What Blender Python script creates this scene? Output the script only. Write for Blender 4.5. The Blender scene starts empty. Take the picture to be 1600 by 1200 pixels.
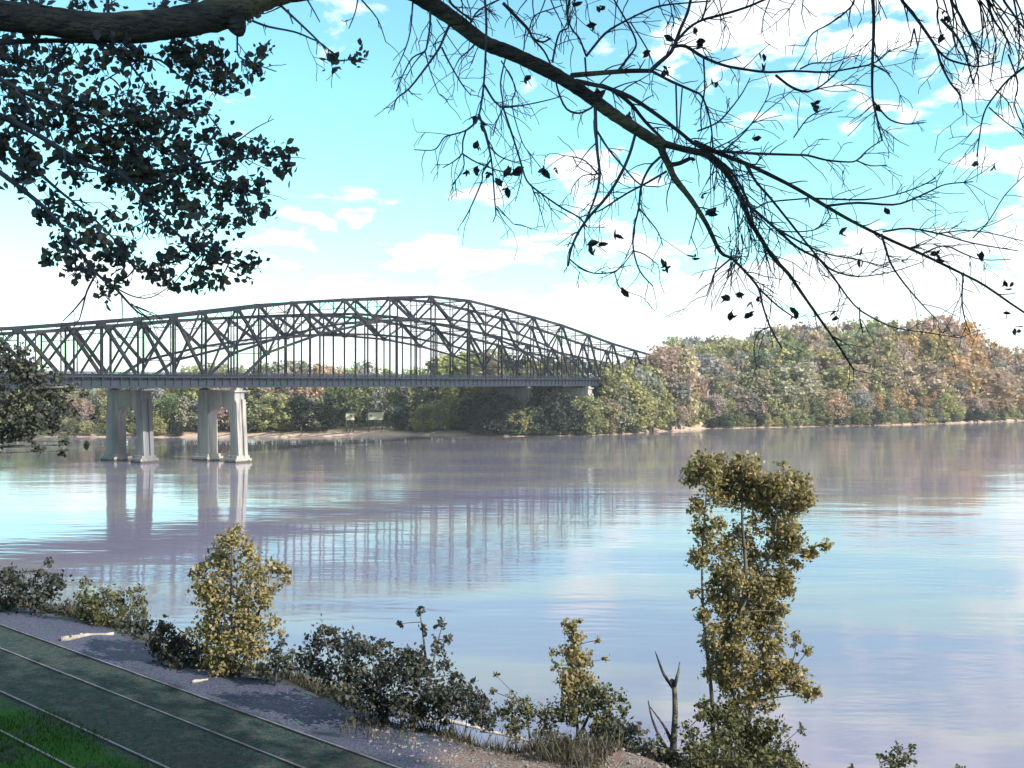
import bpy, math, random
import numpy as np
from mathutils import Vector, Matrix

sc = bpy.context.scene
# ------------------------------------------------------------------ camera
H = 22.9            # eye height above the river
F = 1600.0          # focal length in photo pixels (photo 1600 x 1200)
HOR = 598.0
cam_d = bpy.data.cameras.new("camera")
cam = bpy.data.objects.new("camera", cam_d)
sc.collection.objects.link(cam)
cam.location = (0, 0, H)
cam.rotation_euler = (math.radians(90) - math.atan((600 - HOR) / F), 0, 0)
cam_d.sensor_width = 36
cam_d.lens = 36 * F / 1600
cam_d.clip_end = 20000
cam_d.clip_start = 0.1
sc.camera = cam

# ------------------------------------------------------------------ sun + sky
SUN_AZ = Vector((0.83, -0.56, 0)).normalized()
SUN_EL = math.radians(32)
sdir = Vector((SUN_AZ.x * math.cos(SUN_EL), SUN_AZ.y * math.cos(SUN_EL), math.sin(SUN_EL)))
sun_d = bpy.data.lights.new("sun", 'SUN')
sun_d.energy = 4.3
sun_d.angle = math.radians(0.55)
sun_d.color = (1.0, 0.94, 0.86)
sun = bpy.data.objects.new("sun", sun_d)
sun.rotation_euler = sdir.to_track_quat('Z', 'Y').to_euler()
sc.collection.objects.link(sun)

world = bpy.data.worlds.new("World")
sc.world = world
world.use_nodes = True
nt = world.node_tree
N, L = nt.nodes, nt.links
for n in list(N): N.remove(n)

def nd(tree, typ, **kw):
    n = tree.nodes.new(typ)
    for k, v in kw.items():
        if k.startswith('i_'):
            n.inputs[k[2:].replace('_', ' ')].default_value = v
        else:
            setattr(n, k, v)
    return n

def mth(tree, op, a, b=None, c=None, clamp=False):
    n = tree.nodes.new('ShaderNodeMath'); n.operation = op; n.use_clamp = clamp
    for i, v in enumerate((a, b, c)):
        if v is None: continue
        if isinstance(v, (int, float)): n.inputs[i].default_value = v
        else: tree.links.new(v, n.inputs[i])
    return n.outputs[0]

def mixc(tree, f, a, b, blend='MIX'):
    n = tree.nodes.new('ShaderNodeMix'); n.data_type = 'RGBA'; n.blend_type = blend
    for s, v in ((n.inputs[0], f), (n.inputs[6], a), (n.inputs[7], b)):
        if isinstance(v, (int, float)): s.default_value = v
        elif isinstance(v, tuple): s.default_value = v if len(v) == 4 else v + (1,)
        else: tree.links.new(v, s)
    return n.outputs[2]

def smooth(tree, v, lo, hi, a=0.0, b=1.0):
    n = tree.nodes.new('ShaderNodeMapRange'); n.interpolation_type = 'SMOOTHSTEP'
    tree.links.new(v, n.inputs[0])
    n.inputs[1].default_value = lo; n.inputs[2].default_value = hi
    n.inputs[3].default_value = a; n.inputs[4].default_value = b
    return n.outputs[0]

sky = nd(nt, 'ShaderNodeTexSky', sky_type='NISHITA', sun_disc=False)
sky.sun_elevation = SUN_EL
sky.sun_rotation = math.atan2(SUN_AZ.x, SUN_AZ.y)
sky.air_density = 1.0; sky.dust_density = 0.6; sky.ozone_density = 0.8
tc = nd(nt, 'ShaderNodeTexCoord')
sep = nd(nt, 'ShaderNodeSeparateXYZ'); L.new(tc.outputs['Generated'], sep.inputs[0])
X_, Y_, Z_ = sep.outputs
zc = mth(nt, 'MAXIMUM', Z_, 0.0)
den = mth(nt, 'ADD', zc, 0.24)
cx = mth(nt, 'DIVIDE', X_, den); cy = mth(nt, 'DIVIDE', Y_, den)
comb = nd(nt, 'ShaderNodeCombineXYZ'); L.new(cx, comb.inputs[0]); L.new(cy, comb.inputs[1]); comb.inputs[2].default_value = 3.7
n1 = nd(nt, 'ShaderNodeTexNoise', i_Scale=4.2, i_Detail=9.0, i_Roughness=0.57); L.new(comb.outputs[0], n1.inputs['Vector'])
n1.inputs['Distortion'].default_value = 0.25
# more cloud low in the sky and to the right
azr = mth(nt, 'MULTIPLY', X_, 0.17)
low = smooth(nt, Z_, 0.03, 0.20, 0.19, -0.035)
bias = mth(nt, 'ADD', mth(nt, 'ADD', low, azr), smooth(nt, Z_, .27, .42, 0.0, .14))  # last term: extra cloud above the view, added to whiten the river's reflections
cl = mth(nt, 'ADD', n1.outputs[0], bias)
cov = smooth(nt, cl, 0.555, 0.635)
n2 = nd(nt, 'ShaderNodeTexNoise', i_Scale=3.0, i_Detail=5.0); L.new(comb.outputs[0], n2.inputs['Vector'])
shade = smooth(nt, n2.outputs[0], 0.35, 0.65, 6.6, 9.0)
cc = nd(nt, 'ShaderNodeCombineColor')
L.new(mth(nt, 'MULTIPLY', shade, 0.95), cc.inputs[0]); L.new(mth(nt, 'MULTIPLY', shade, 0.985), cc.inputs[1]); L.new(mth(nt, 'MULTIPLY', shade, 1.0), cc.inputs[2])
skyt = mixc(nt, 1.0, sky.outputs[0], (1.0, 1.55, 1.40), 'MULTIPLY')
final = mixc(nt, mth(nt, 'MULTIPLY', cov, 0.92), skyt, cc.outputs[0])
bg = nd(nt, 'ShaderNodeBackground', i_Strength=0.115); L.new(final, bg.inputs[0])
wo = nd(nt, 'ShaderNodeOutputWorld'); L.new(bg.outputs[0], wo.inputs[0])

sc.view_settings.view_transform = 'Standard'
sc.view_settings.look = 'None'
sc.view_settings.gamma = 1
sc.view_settings.use_curve_mapping = False
sc.view_settings.exposure = 0.78
sc.render.engine = 'CYCLES'
sc.cycles.max_bounces = 6
sc.cycles.transparent_max_bounces = 8
sc.cycles.sample_clamp_indirect = 6

# ------------------------------------------------------------------ helpers
col = sc.collection
def P(px, py, Z):
    """point seen at photo pixel (px,py) at distance Z in front of the camera"""
    return np.array(((px - 800) / F * Z, Z, H + (HOR - py) / F * Z))

class MB:
    def __init__(s): s.v = []; s.f = []; s.n = 0
    def add(s, V, Fc):
        V = np.asarray(V, float)
        s.v.append(V); s.f += [tuple(i + s.n for i in f) for f in Fc]; s.n += len(V)
    def box(s, c, sx, sy, sz, ax=None):
        c = np.asarray(c, float)
        A = np.eye(3) if ax is None else np.array(ax, float)
        V = [c + A[0]*a*sx/2 + A[1]*b*sy/2 + A[2]*d*sz/2 for d in (-1, 1) for b in (-1, 1) for a in (-1, 1)]
        s.add(V, [(0,2,3,1),(4,5,7,6),(0,1,5,4),(2,6,7,3),(0,4,6,2),(1,3,7,5)])
    def bar(s, a, b, w, h, side):
        """rectangular bar a->b, w across `side`, h in the third direction"""
        a = np.asarray(a, float); b = np.asarray(b, float)
        d = b - a; Ln = np.linalg.norm(d)
        if Ln < 1e-6: return
        d /= Ln
        sd = np.asarray(side, float); sd = sd - d * sd.dot(d); sd /= np.linalg.norm(sd)
        up = np.cross(d, sd)
        s.box((a + b) / 2, Ln, w, h, (d, sd, up))
    def tube(s, pts, rad, k=6, caps=True):
        pts = np.asarray(pts, float); n = len(pts)
        T = np.gradient(pts, axis=0)
        T /= np.maximum(np.linalg.norm(T, axis=1), 1e-9)[:, None]
        ref = np.array((0.31, 0.2, 0.93))
        if abs(T[0].dot(ref)) > 0.9: ref = np.array((0.93, 0.2, 0.31))
        V = []
        for i in range(n):
            u = np.cross(T[i], ref); u /= max(np.linalg.norm(u), 1e-9); w = np.cross(T[i], u)
            for j in range(k):
                a = 2*math.pi*j/k
                V.append(pts[i] + rad[i]*(u*math.cos(a) + w*math.sin(a)))
        Fc = [(i*k+j, i*k+(j+1) % k, (i+1)*k+(j+1) % k, (i+1)*k+j) for i in range(n-1) for j in range(k)]
        if caps: Fc += [tuple(range(k))[::-1], tuple((n-1)*k+j for j in range(k))]
        s.add(V, Fc)
    def build(s, name, mat, parent=None, smooth=False):
        me = bpy.data.meshes.new(name)
        me.from_pydata(np.concatenate(s.v).tolist(), [], s.f)
        me.materials.append(mat)
        if smooth: me.polygons.foreach_set('use_smooth', [True]*len(me.polygons))
        me.update()
        o = bpy.data.objects.new(name, me); col.objects.link(o)
        if parent is not None: o.parent = parent
        return o

def prism(mb, poly, org, ax_u, ax_w, ax_t, t0, t1, hole_rings=None):
    """extrude convex-or-not polygon (u,w) from t0 to t1; simple polygon, fan by ngon"""
    org = np.asarray(org, float); n = len(poly)
    V = [org + ax_u*u + ax_w*w + ax_t*t for t in (t0, t1) for (u, w) in poly]
    Fc = [tuple(range(n))[::-1], tuple(range(n, 2*n))] + [(i, (i+1) % n, n+(i+1) % n, n+i) for i in range(n)]
    mb.add(V, Fc)

def tag(o, label=None, cat=None, group=None, kind=None):
    if label: o['label'] = label
    if cat: o['category'] = cat
    if group: o['group'] = group
    if kind: o['kind'] = kind
    return o
def empty(name, loc=(0, 0, 0), rz=0.0):
    o = bpy.data.objects.new(name, None); col.objects.link(o)
    o.location = loc; o.rotation_euler = (0, 0, rz); o.empty_display_size = 0.5
    return o
def reparent_origin(root, loc):
    """move the thing's origin to its base while its parts stay where they are"""
    root.location = loc
    bpy_m = Matrix.Translation(Vector(loc)).inverted()
    for ch in root.children: ch.matrix_parent_inverse = bpy_m

def fast_mesh(name, V, quads, mat):
    me = bpy.data.meshes.new(name)
    nv, nf = len(V), len(quads)
    me.vertices.add(nv); me.vertices.foreach_set('co', np.asarray(V, np.float32).ravel())
    k = quads.shape[1]
    me.loops.add(nf*k); me.loops.foreach_set('vertex_index', quads.astype(np.int32).ravel())
    me.polygons.add(nf)
    me.polygons.foreach_set('loop_start', np.arange(0, nf*k, k, dtype=np.int32))
    me.polygons.foreach_set('loop_total', np.full(nf, k, dtype=np.int32))
    me.materials.append(mat)
    me.update(calc_edges=True); me.validate()
    return me

def leaves(name, C, size, mat, rng, parent=None, aspect=0.6, outward=None, droop=0.0):
    """C (n,3) leaf centres -> one mesh of folded leaf-shaped quads"""
    C = np.asarray(C, float); n = len(C)
    size = size * rng.uniform(0.5, 1.45, n)
    d = rng.normal(size=(n, 3)); d[:, 2] -= droop
    if outward is not None: d += outward
    d /= np.linalg.norm(d, axis=1)[:, None]
    r = rng.normal(size=(n, 3)); u = np.cross(d, r); u /= np.maximum(np.linalg.norm(u, axis=1), 1e-6)[:, None]
    w = np.cross(d, u)
    s = size[:, None]
    V = np.empty((n, 6, 3))
    V[:, 0] = C - d*s*0.5
    V[:, 1] = C - d*s*0.12 + u*s*aspect*0.5 + w*s*0.10
    V[:, 2] = C + d*s*0.22 + u*s*aspect*0.36 + w*s*0.10
    V[:, 3] = C + d*s*0.5
    V[:, 4] = C + d*s*0.22 - u*s*aspect*0.36 + w*s*0.10
    V[:, 5] = C - d*s*0.12 - u*s*aspect*0.5 + w*s*0.10
    b = (np.arange(n)*6)[:, None]
    q = np.concatenate([b + np.array([[0, 1, 2, 3]]), b + np.array([[0, 3, 4, 5]])])
    me = fast_mesh(name, V.reshape(-1, 3), q, mat)
    o = bpy.data.objects.new(name, me); col.objects.link(o)
    if parent is not None: o.parent = parent
    return o

# ------------------------------------------------------------------ materials
def mat_new(name):
    m = bpy.data.materials.new(name); m.use_nodes = True
    t = m.node_tree; b = t.nodes['Principled BSDF']
    return m, t, b
def noisy(name, c1, c2, scale=2.0, rough=0.8, bump=0.0, bscale=None, detail=6, metallic=0.0, stretch=None, c3=None, spec=0.5, lo=.35, hi=.65):
    m, t, b = mat_new(name)
    g = nd(t, 'ShaderNodeNewGeometry')
    src = g.outputs['Position']
    if stretch:
        mp = nd(t, 'ShaderNodeMapping'); mp.inputs['Scale'].default_value = stretch
        t.links.new(src, mp.inputs[0]); src = mp.outputs[0]
    n = nd(t, 'ShaderNodeTexNoise', i_Scale=scale, i_Detail=float(detail), i_Roughness=0.62); t.links.new(src, n.inputs['Vector'])
    f = smooth(t, n.outputs[0], lo, hi)
    c = mixc(t, f, c1, c2)
    if c3:
        n3 = nd(t, 'ShaderNodeTexNoise', i_Scale=scale*0.23, i_Detail=4.0); t.links.new(src, n3.inputs['Vector'])
        c = mixc(t, smooth(t, n3.outputs[0], 0.5, 0.62), c, c3)
    t.links.new(c, b.inputs['Base Color'])
    b.inputs['Roughness'].default_value = rough; b.inputs['Metallic'].default_value = metallic
    b.inputs['Specular IOR Level'].default_value = spec
    if bump:
        nb = nd(t, 'ShaderNodeTexNoise', i_Scale=bscale or scale*4, i_Detail=5.0); t.links.new(src, nb.inputs['Vector'])
        bp = nd(t, 'ShaderNodeBump', i_Strength=bump, i_Distance=0.1); t.links.new(nb.outputs[0], bp.inputs['Height'])
        t.links.new(bp.outputs[0], b.inputs['Normal'])
    return m
def leafmat(name, stops, trans=0.35, rough=0.55, objcol=False, clump=0.0):
    """foliage: colour varies leaf by leaf (random per island)"""
    m, t, b = mat_new(name)
    g = nd(t, 'ShaderNodeNewGeometry')
    cr = nd(t, 'ShaderNodeValToRGB')
    el = cr.color_ramp.elements
    while len(el) > 1: el.remove(el[-1])
    el[0].position = 0; el[0].color = stops[0] + (1,)
    for i, s in enumerate(stops[1:]):
        e = el.new((i+1)/(len(stops)-1)); e.color = s + (1,)
    fac = g.outputs['Random Per Island']
    if clump:
        nn = nd(t, 'ShaderNodeTexNoise', i_Scale=clump, i_Detail=2.0); t.links.new(g.outputs['Position'], nn.inputs['Vector'])
        fac = mth(t, 'ADD', mth(t, 'MULTIPLY', fac, 0.5), mth(t, 'MULTIPLY', smooth(t, nn.outputs[0], .3, .7), 0.5))
    t.links.new(fac, cr.inputs[0])
    c = cr.outputs[0]
    if objcol:
        oi = nd(t, 'ShaderNodeObjectInfo')
        c = mixc(t, 1.0, c, oi.outputs['Color'], 'MULTIPLY')
    t.links.new(c, b.inputs['Base Color'])
    b.inputs['Roughness'].default_value = rough; b.inputs['Specular IOR Level'].default_value = 0.25
    tr = nd(t, 'ShaderNodeBsdfTranslucent'); t.links.new(c, tr.inputs[0])
    mx = nd(t, 'ShaderNodeMixShader', i_Fac=trans)
    out = t.nodes['Material Output']
    t.links.new(b.outputs[0], mx.inputs[1]); t.links.new(tr.outputs[0], mx.inputs[2]); t.links.new(mx.outputs[0], out.inputs[0])
    return m

M = {}
M['steel'] = noisy('painted_steel', (.012, .016, .027), (.006, .008, .013), 0.35, 0.6, c3=(.030, .026, .028), spec=.15)
M['steel_deck'] = noisy('deck_steel', (.018, .032, .038), (.028, .030, .052), 0.25, 0.7, spec=.15)
M['concrete'] = noisy('pier_concrete', (.43, .395, .35), (.31, .29, .275), 0.35, 0.85, bump=.3, bscale=2, c3=(.15, .15, .17), stretch=(1, 1, .25))
def waterline(m):
    t = m.node_tree; b = t.nodes['Principled BSDF']; c = b.inputs['Base Color'].links[0].from_socket
    g = nd(t, 'ShaderNodeNewGeometry'); sp = nd(t, 'ShaderNodeSeparateXYZ'); t.links.new(g.outputs['Position'], sp.inputs[0])
    n = nd(t, 'ShaderNodeTexNoise', i_Scale=1.2, i_Detail=4.0); t.links.new(g.outputs['Position'], n.inputs['Vector'])
    h = mth(t, 'ADD', sp.outputs[2], mth(t, 'MULTIPLY', n.outputs[0], -1.2))
    mp = nd(t, 'ShaderNodeMapping'); mp.inputs['Scale'].default_value = (.9, .9, .04); t.links.new(g.outputs['Position'], mp.inputs[0])
    st = nd(t, 'ShaderNodeTexNoise', i_Scale=1.0, i_Detail=6.0); t.links.new(mp.outputs[0], st.inputs['Vector'])
    c = mixc(t, smooth(t, st.outputs[0], .52, .66, 0, .55), c, (.11, .10, .10))
    c = mixc(t, smooth(t, h, .1, -.25), c, (.06, .055, .045))
    t.links.new(c, b.inputs['Base Color'])
waterline(M['concrete'])
M['asphalt'] = noisy('deck_asphalt', (.06, .06, .06), (.09, .09, .09), 1.0, .9)
M['bark'] = noisy('bark', (.085, .078, .075), (.026, .027, .036), 9, 0.9, bump=.9, bscale=30, c3=(.17, .155, .11), stretch=(.35, 1, 1.3))
M['twig'] = noisy('twig_bark', (.075, .08, .125), (.035, .038, .065), 6, 0.8)
M['trunk'] = noisy('far_trunk', (.16, .15, .14), (.07, .065, .06), 1.5, 0.9)
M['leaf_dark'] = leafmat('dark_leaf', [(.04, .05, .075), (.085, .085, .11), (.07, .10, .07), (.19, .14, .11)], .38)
M['leaf_yellow'] = leafmat('autumn_leaf', [(.10, .10, .04), (.23, .20, .075), (.36, .29, .12), (.27, .24, .12), (.46, .35, .22)], .35)
M['leaf_olive'] = leafmat('olive_leaf', [(.04, .05, .025), (.09, .10, .035), (.17, .16, .06), (.08, .075, .06)], .3)
M['leaf_shrub'] = leafmat('shrub_leaf', [(.04, .055, .05), (.08, .09, .08), (.07, .08, .055), (.15, .13, .08)], .28)
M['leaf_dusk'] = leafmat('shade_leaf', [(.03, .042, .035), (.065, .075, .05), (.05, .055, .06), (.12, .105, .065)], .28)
M['leaf_far'] = leafmat('far_leaf', [(.6, .63, .6), (1.0, 1.0, .97), (1.35, 1.28, 1.18), (.85, .88, .85)], .38, objcol=True, clump=.18)
M['rail'] = noisy('rail_steel', (.20, .18, .21), (.12, .10, .11), 2, .5, metallic=.1)
M['sleeper'] = noisy('sleeper_wood', (.05, .047, .045), (.03, .03, .032), 5, .9)
M['drift'] = noisy('driftwood', (.42, .38, .33), (.24, .21, .19), 3, .85, bump=.4)
M['stone'] = noisy('bank_stone', (.22, .20, .19), (.11, .10, .10), 6, .9, c3=(.26, .19, .17))
M['cream'] = noisy('cream_boards', (.62, .58, .36), (.55, .50, .32), 1.0, .7)
M['roofing'] = noisy('dark_roofing', (.05, .05, .055), (.09, .08, .08), 2, .8)
M['glass'] = noisy('window_glass', (.03, .04, .05), (.05, .06, .08), 1, .1)
M['white'] = noisy('white_board', (.7, .68, .62), (.6, .58, .54), 1, .6)

# near bank ground: colour follows the strips of the bank (v = distance outwards from the camera, metres)
TU = np.array((0.756, -0.654)); NV = np.array((0.654, 0.756))
def ground_mat():
    m, t, b = mat_new('bank_ground')
    g = nd(t, 'ShaderNodeNewGeometry')
    vd = nd(t, 'ShaderNodeVectorMath', operation='DOT_PRODUCT'); vd.inputs[1].default_value = (NV[0], NV[1], 0)
    t.links.new(g.outputs['Position'], vd.inputs[0]); v = vd.outputs['Value']
    ud = nd(t, 'ShaderNodeVectorMath', operation='DOT_PRODUCT'); ud.inputs[1].default_value = (TU[0], TU[1], 0)
    t.links.new(g.outputs['Position'], ud.inputs[0]); u = ud.outputs['Value']
    def noise(s, d=5.0):
        n = nd(t, 'ShaderNodeTexNoise', i_Scale=s, i_Detail=d, i_Roughness=.65); t.links.new(g.outputs['Position'], n.inputs['Vector']); return n.outputs[0]
    nA, nB, nC, nD = noise(.5), noise(3.0), noise(14.0), noise(0.22)
    wob = mth(t, 'ADD', v, mth(t, 'MULTIPLY', mth(t, 'SUBTRACT', nA, .5), 1.1))
    nE = noise(6.0, 8.0)
    ballast = mixc(t, smooth(t, nE, .42, .58), (.012, .048, .042), (.070, .070, .068))
    ballast = mixc(t, smooth(t, noise(30.0, 3.0), .56, .62, 0, .8), ballast, (.13, .13, .13))
    ballast = mixc(t, smooth(t, nB, .47, .6, 0, .45), ballast, (.020, .044, .040))
    ballast = mixc(t, smooth(t, nD, .55, .68, 0, .5), ballast, (.050, .046, .044))
    green = mixc(t, smooth(t, nC, .35, .6), (.012, .075, .008), (.028, .11, .016))
    gf = mth(t, 'MULTIPLY', smooth(t, wob, 12.7, 12.2), smooth(t, nA, .40, .52))
    c = mixc(t, gf, ballast, green)
    gravel = mixc(t, smooth(t, nC, .35, .65), (.058, .058, .115), (.12, .125, .17))
    gravel = mixc(t, smooth(t, nB, .5, .62, 0, .7), gravel, (.06, .12, .12))
    c = mixc(t, smooth(t, wob, 16.15, 16.35), c, gravel)
    soil = mixc(t, smooth(t, nB, .35, .65), (.035, .042, .035), (.085, .078, .06))
    c = mixc(t, smooth(t, wob, 18.2, 18.8), c, soil)
    litter = mixc(t, smooth(t, nC, .4, .6), (.12, .11, .105), (.30, .25, .22))
    litter = mixc(t, smooth(t, nB, .48, .6), litter, (.22, .14, .12))
    lf = mth(t, 'MULTIPLY', smooth(t, mth(t, 'ADD', u, mth(t, 'MULTIPLY', nA, 3.0)), -17.0, -15.5), smooth(t, wob, 16.6, 17.4))
    c = mixc(t, lf, c, litter)
    t.links.new(c, b.inputs['Base Color']); b.inputs['Roughness'].default_value = .95
    b.inputs['Specular IOR Level'].default_value = .15
    bp = nd(t, 'ShaderNodeBump', i_Strength=.9, i_Distance=.12); t.links.new(nC, bp.inputs['Height']); t.links.new(bp.outputs[0], b.inputs['Normal'])
    return m
M['ground'] = ground_mat()

def far_ground_mat():
    m, t, b = mat_new('far_ground')
    g = nd(t, 'ShaderNodeNewGeometry')
    s = nd(t, 'ShaderNodeSeparateXYZ'); t.links.new(g.outputs['Position'], s.inputs[0])
    n = nd(t, 'ShaderNodeTexNoise', i_Scale=.08, i_Detail=5.0); t.links.new(g.outputs['Position'], n.inputs['Vector'])
    n2 = nd(t, 'ShaderNodeTexNoise', i_Scale=.5, i_Detail=5.0); t.links.new(g.outputs['Position'], n2.inputs['Vector'])
    sand = mixc(t, smooth(t, n2.outputs[0], .35, .65), (.52, .36, .30), (.42, .33, .22))
    grass = mixc(t, smooth(t, n2.outputs[0], .35, .65), (.10, .10, .05), (.17, .15, .08))
    z = mth(t, 'ADD', s.outputs[2], mth(t, 'MULTIPLY', mth(t, 'SUBTRACT', n.outputs[0], .5), 3.0))
    c = mixc(t, smooth(t, z, 1.6, 2.4), sand, grass)
    t.links.new(c, b.inputs['Base Color']); b.inputs['Roughness'].default_value = .95
    return m
M['far_ground'] = far_ground_mat()

def water_mat():
    m, t, b = mat_new('river_water')
    g = nd(t, 'ShaderNodeNewGeometry')
    mp = nd(t, 'ShaderNodeMapping'); mp.inputs['Rotation'].default_value = (0, 0, math.radians(12)); mp.inputs['Scale'].default_value = (.30, 1.0, 1)
    t.links.new(g.outputs['Position'], mp.inputs[0])
    n1 = nd(t, 'ShaderNodeTexNoise', i_Scale=.55, i_Detail=4.0, i_Roughness=.55); t.links.new(mp.outputs[0], n1.inputs['Vector'])
    n2 = nd(t, 'ShaderNodeTexNoise', i_Scale=.035, i_Detail=5.0, i_Roughness=.6); t.links.new(mp.outputs[0], n2.inputs['Vector'])
    n3 = nd(t, 'ShaderNodeTexNoise', i_Scale=.012, i_Detail=3.0); t.links.new(mp.outputs[0], n3.inputs['Vector'])
    # calm and ruffled patches
    amp = smooth(t, n3.outputs[0], .42, .6, .25, 1.0)
    h = mth(t, 'ADD', mth(t, 'MULTIPLY', n1.outputs[0], mth(t, 'MULTIPLY', amp, .034)), mth(t, 'MULTIPLY', n2.outputs[0], .26))
    bp = nd(t, 'ShaderNodeBump', i_Strength=1.0, i_Distance=1.0); t.links.new(h, bp.inputs['Height'])
    c = mixc(t, smooth(t, n2.outputs[0], .44, .56), (.165, .152, .215), (.215, .20, .205))
    t.links.new(c, b.inputs['Base Color']); t.links.new(bp.outputs[0], b.inputs['Normal'])
    b.inputs['Roughness'].default_value = .06; b.inputs['IOR'].default_value = 1.45
    return m
M['water'] = water_mat()

# ------------------------------------------------------------------ water + terrain
mb = MB(); S = 6000
mb.add([(-S, -1500, 0), (S, -1500, 0), (S, S, 0), (-S, S, 0)], [(0, 1, 2, 3)])
tag(mb.build('river', M['water']), kind='structure')

rng = np.random.default_rng(7); random.seed(7)

def hnoise(x, y):
    return (np.sin(x*.9+1.3*np.sin(y*.7)) + np.sin(y*1.1+1.7*np.sin(x*.5+2)) + .6*np.sin(x*2.3+y*1.9))/2.6
def edge_v(u):          # outer lip of the bench
    return 18.7 + 0.35*np.sin(u*.45) + 0.25*np.sin(u*1.3+1) + 1.6/(1+np.exp(-(u+16)/1.5))
def bank_z(x, y):
    x = np.asarray(x, float); y = np.asarray(y, float)
    u = x*TU[0] + y*TU[1]; v = x*NV[0] + y*NV[1]
    e = edge_v(u)
    z = np.full(v.shape, 13.955)
    z = np.where(v < 9.8, 13.955 + np.minimum((9.8 - v)/9.0, 1.0)**1.15 * 7.3, z)
    out = v - e
    z = np.where(out > 0, 13.955 - np.minimum(out, 40)*0.78 - .35*(1-np.exp(-np.maximum(out, 0)*2)), z)
    rough = np.where((v > 16.6), 1.0, .12)
    return z + hnoise(x*1.7, y*1.7)*.10*rough + hnoise(x*.5, y*.5)*.18*np.where(v > e - .5, 1, .05)
us = np.concatenate([np.linspace(-600, -80, 40), np.linspace(-78, 20, 300), np.linspace(24, 400, 40)])
vs = np.concatenate([np.linspace(-300, -20, 12), np.linspace(-16, 8, 14), np.linspace(9, 28, 90), np.linspace(29, 44, 16)])
UU, VV = np.meshgrid(us, vs, indexing='ij')
XX = UU*TU[0] + VV*NV[0]; YY = UU*TU[1] + VV*NV[1]
ZZ = bank_z(XX, YY)
a, b_ = UU.shape
idx = np.arange(a*b_).reshape(a, b_)
q = np.stack([idx[:-1, :-1], idx[1:, :-1], idx[1:, 1:], idx[:-1, 1:]], -1).reshape(-1, 4)
me = fast_mesh('near_bank_ground', np.stack([XX, YY, ZZ], -1).reshape(-1, 3), q, M['ground'])
o = bpy.data.objects.new('near_bank_ground', me); col.objects.link(o); tag(o, kind='structure')
me.polygons.foreach_set('use_smooth', [True]*len(me.polygons))

SH_X = [-2600, -600, 0, 390, 470, 560, 640, 700, 742, 800, 930, 1000, 1050, 1100, 1250, 1400, 1500, 1600, 2400, 4200]
SH_Y = [678, 680, 682, 684, 683, 681, 680, 680.5, 680.5, 682, 680, 677, 673, 670, 667, 664, 661, 657, 652, 650]
def shoreZ(px): return H*F/(np.interp(px, SH_X, SH_Y) - HOR)
def hill(px, d):        # ground height d metres behind the far shore
    px = np.asarray(px, float)
    base = np.interp(d, [-30, 0, 4, 12, 30, 80, 200, 600], [-4, 0, .9, 2.2, 3.2, 4, 6, 8])
    k = np.interp(px, [960, 1060, 1250, 1480, 1540, 1900], [0, .75, 1.0, 1.05, .6, .5])
    return base + k*np.interp(d, [20, 60, 130, 300], [0, 8, 19, 24])
pxs = np.linspace(-2600, 4200, 500)
ds = np.array([-30, -8, 0, 2, 4, 7, 12, 20, 30, 45, 60, 80, 100, 130, 200, 300, 600, 2500])
PX, DD = np.meshgrid(pxs, ds, indexing='ij')
Zd = shoreZ(PX) + DD + np.where(np.abs(DD) < 30, 1.2*np.sin(PX*.07)+.7*np.sin(PX*.19), 0)
V = np.stack([(PX-800)/F*Zd, Zd, hill(PX, DD) + .3*np.sin(PX*.11+DD)], -1).reshape(-1, 3)
a, b_ = PX.shape; idx = np.arange(a*b_).reshape(a, b_)
q = np.stack([idx[:-1, :-1], idx[1:, :-1], idx[1:, 1:], idx[:-1, 1:]], -1).reshape(-1, 4)
me = fast_mesh('far_bank_ground', V, q, M['far_ground'])
o = bpy.data.objects.new('far_bank_ground', me); col.objects.link(o); tag(o, kind='structure')

# ------------------------------------------------------------------ the two bridges
th = math.atan(1136/F)
D3 = np.array((math.sin(th), math.cos(th), 0.0))          # along the bridge
A3 = np.array((-math.cos(th), math.sin(th), 0.0))         # across, away from the camera
UP = np.array((0, 0, 1.0))
Z0 = 242.0; PAN = 21.67; PXM = Z0/F
B0 = np.array(((28-800)/F*Z0, Z0, 0.0))                   # panel point 0 on the near truss, water level
TOPH = {0: 85, 1: 101.5, 2: 118.5, 3: 140, 4: 161.5, 5: 177, 6: 191, 7: 203.5}
LOWH = {3.5: 58, 4.5: 101, 5.5: 130, 6.5: 148, 7.5: 153}
def toph(n):
    m = n if n <= 7.5 else 15 - n
    return np.interp(m, [-.5, 0, 1, 2, 3, 4, 5, 6, 7, 7.5], [80, 85, 101.5, 118.5, 140, 161.5, 177, 191, 203, 203.5])
def lowh(n):
    m = n if n <= 7.5 else 15 - n
    return np.interp(m, [3.12, 3.5, 4.5, 5.5, 6.5, 7.5], [14, 58, 101, 130, 148, 153])

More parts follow.
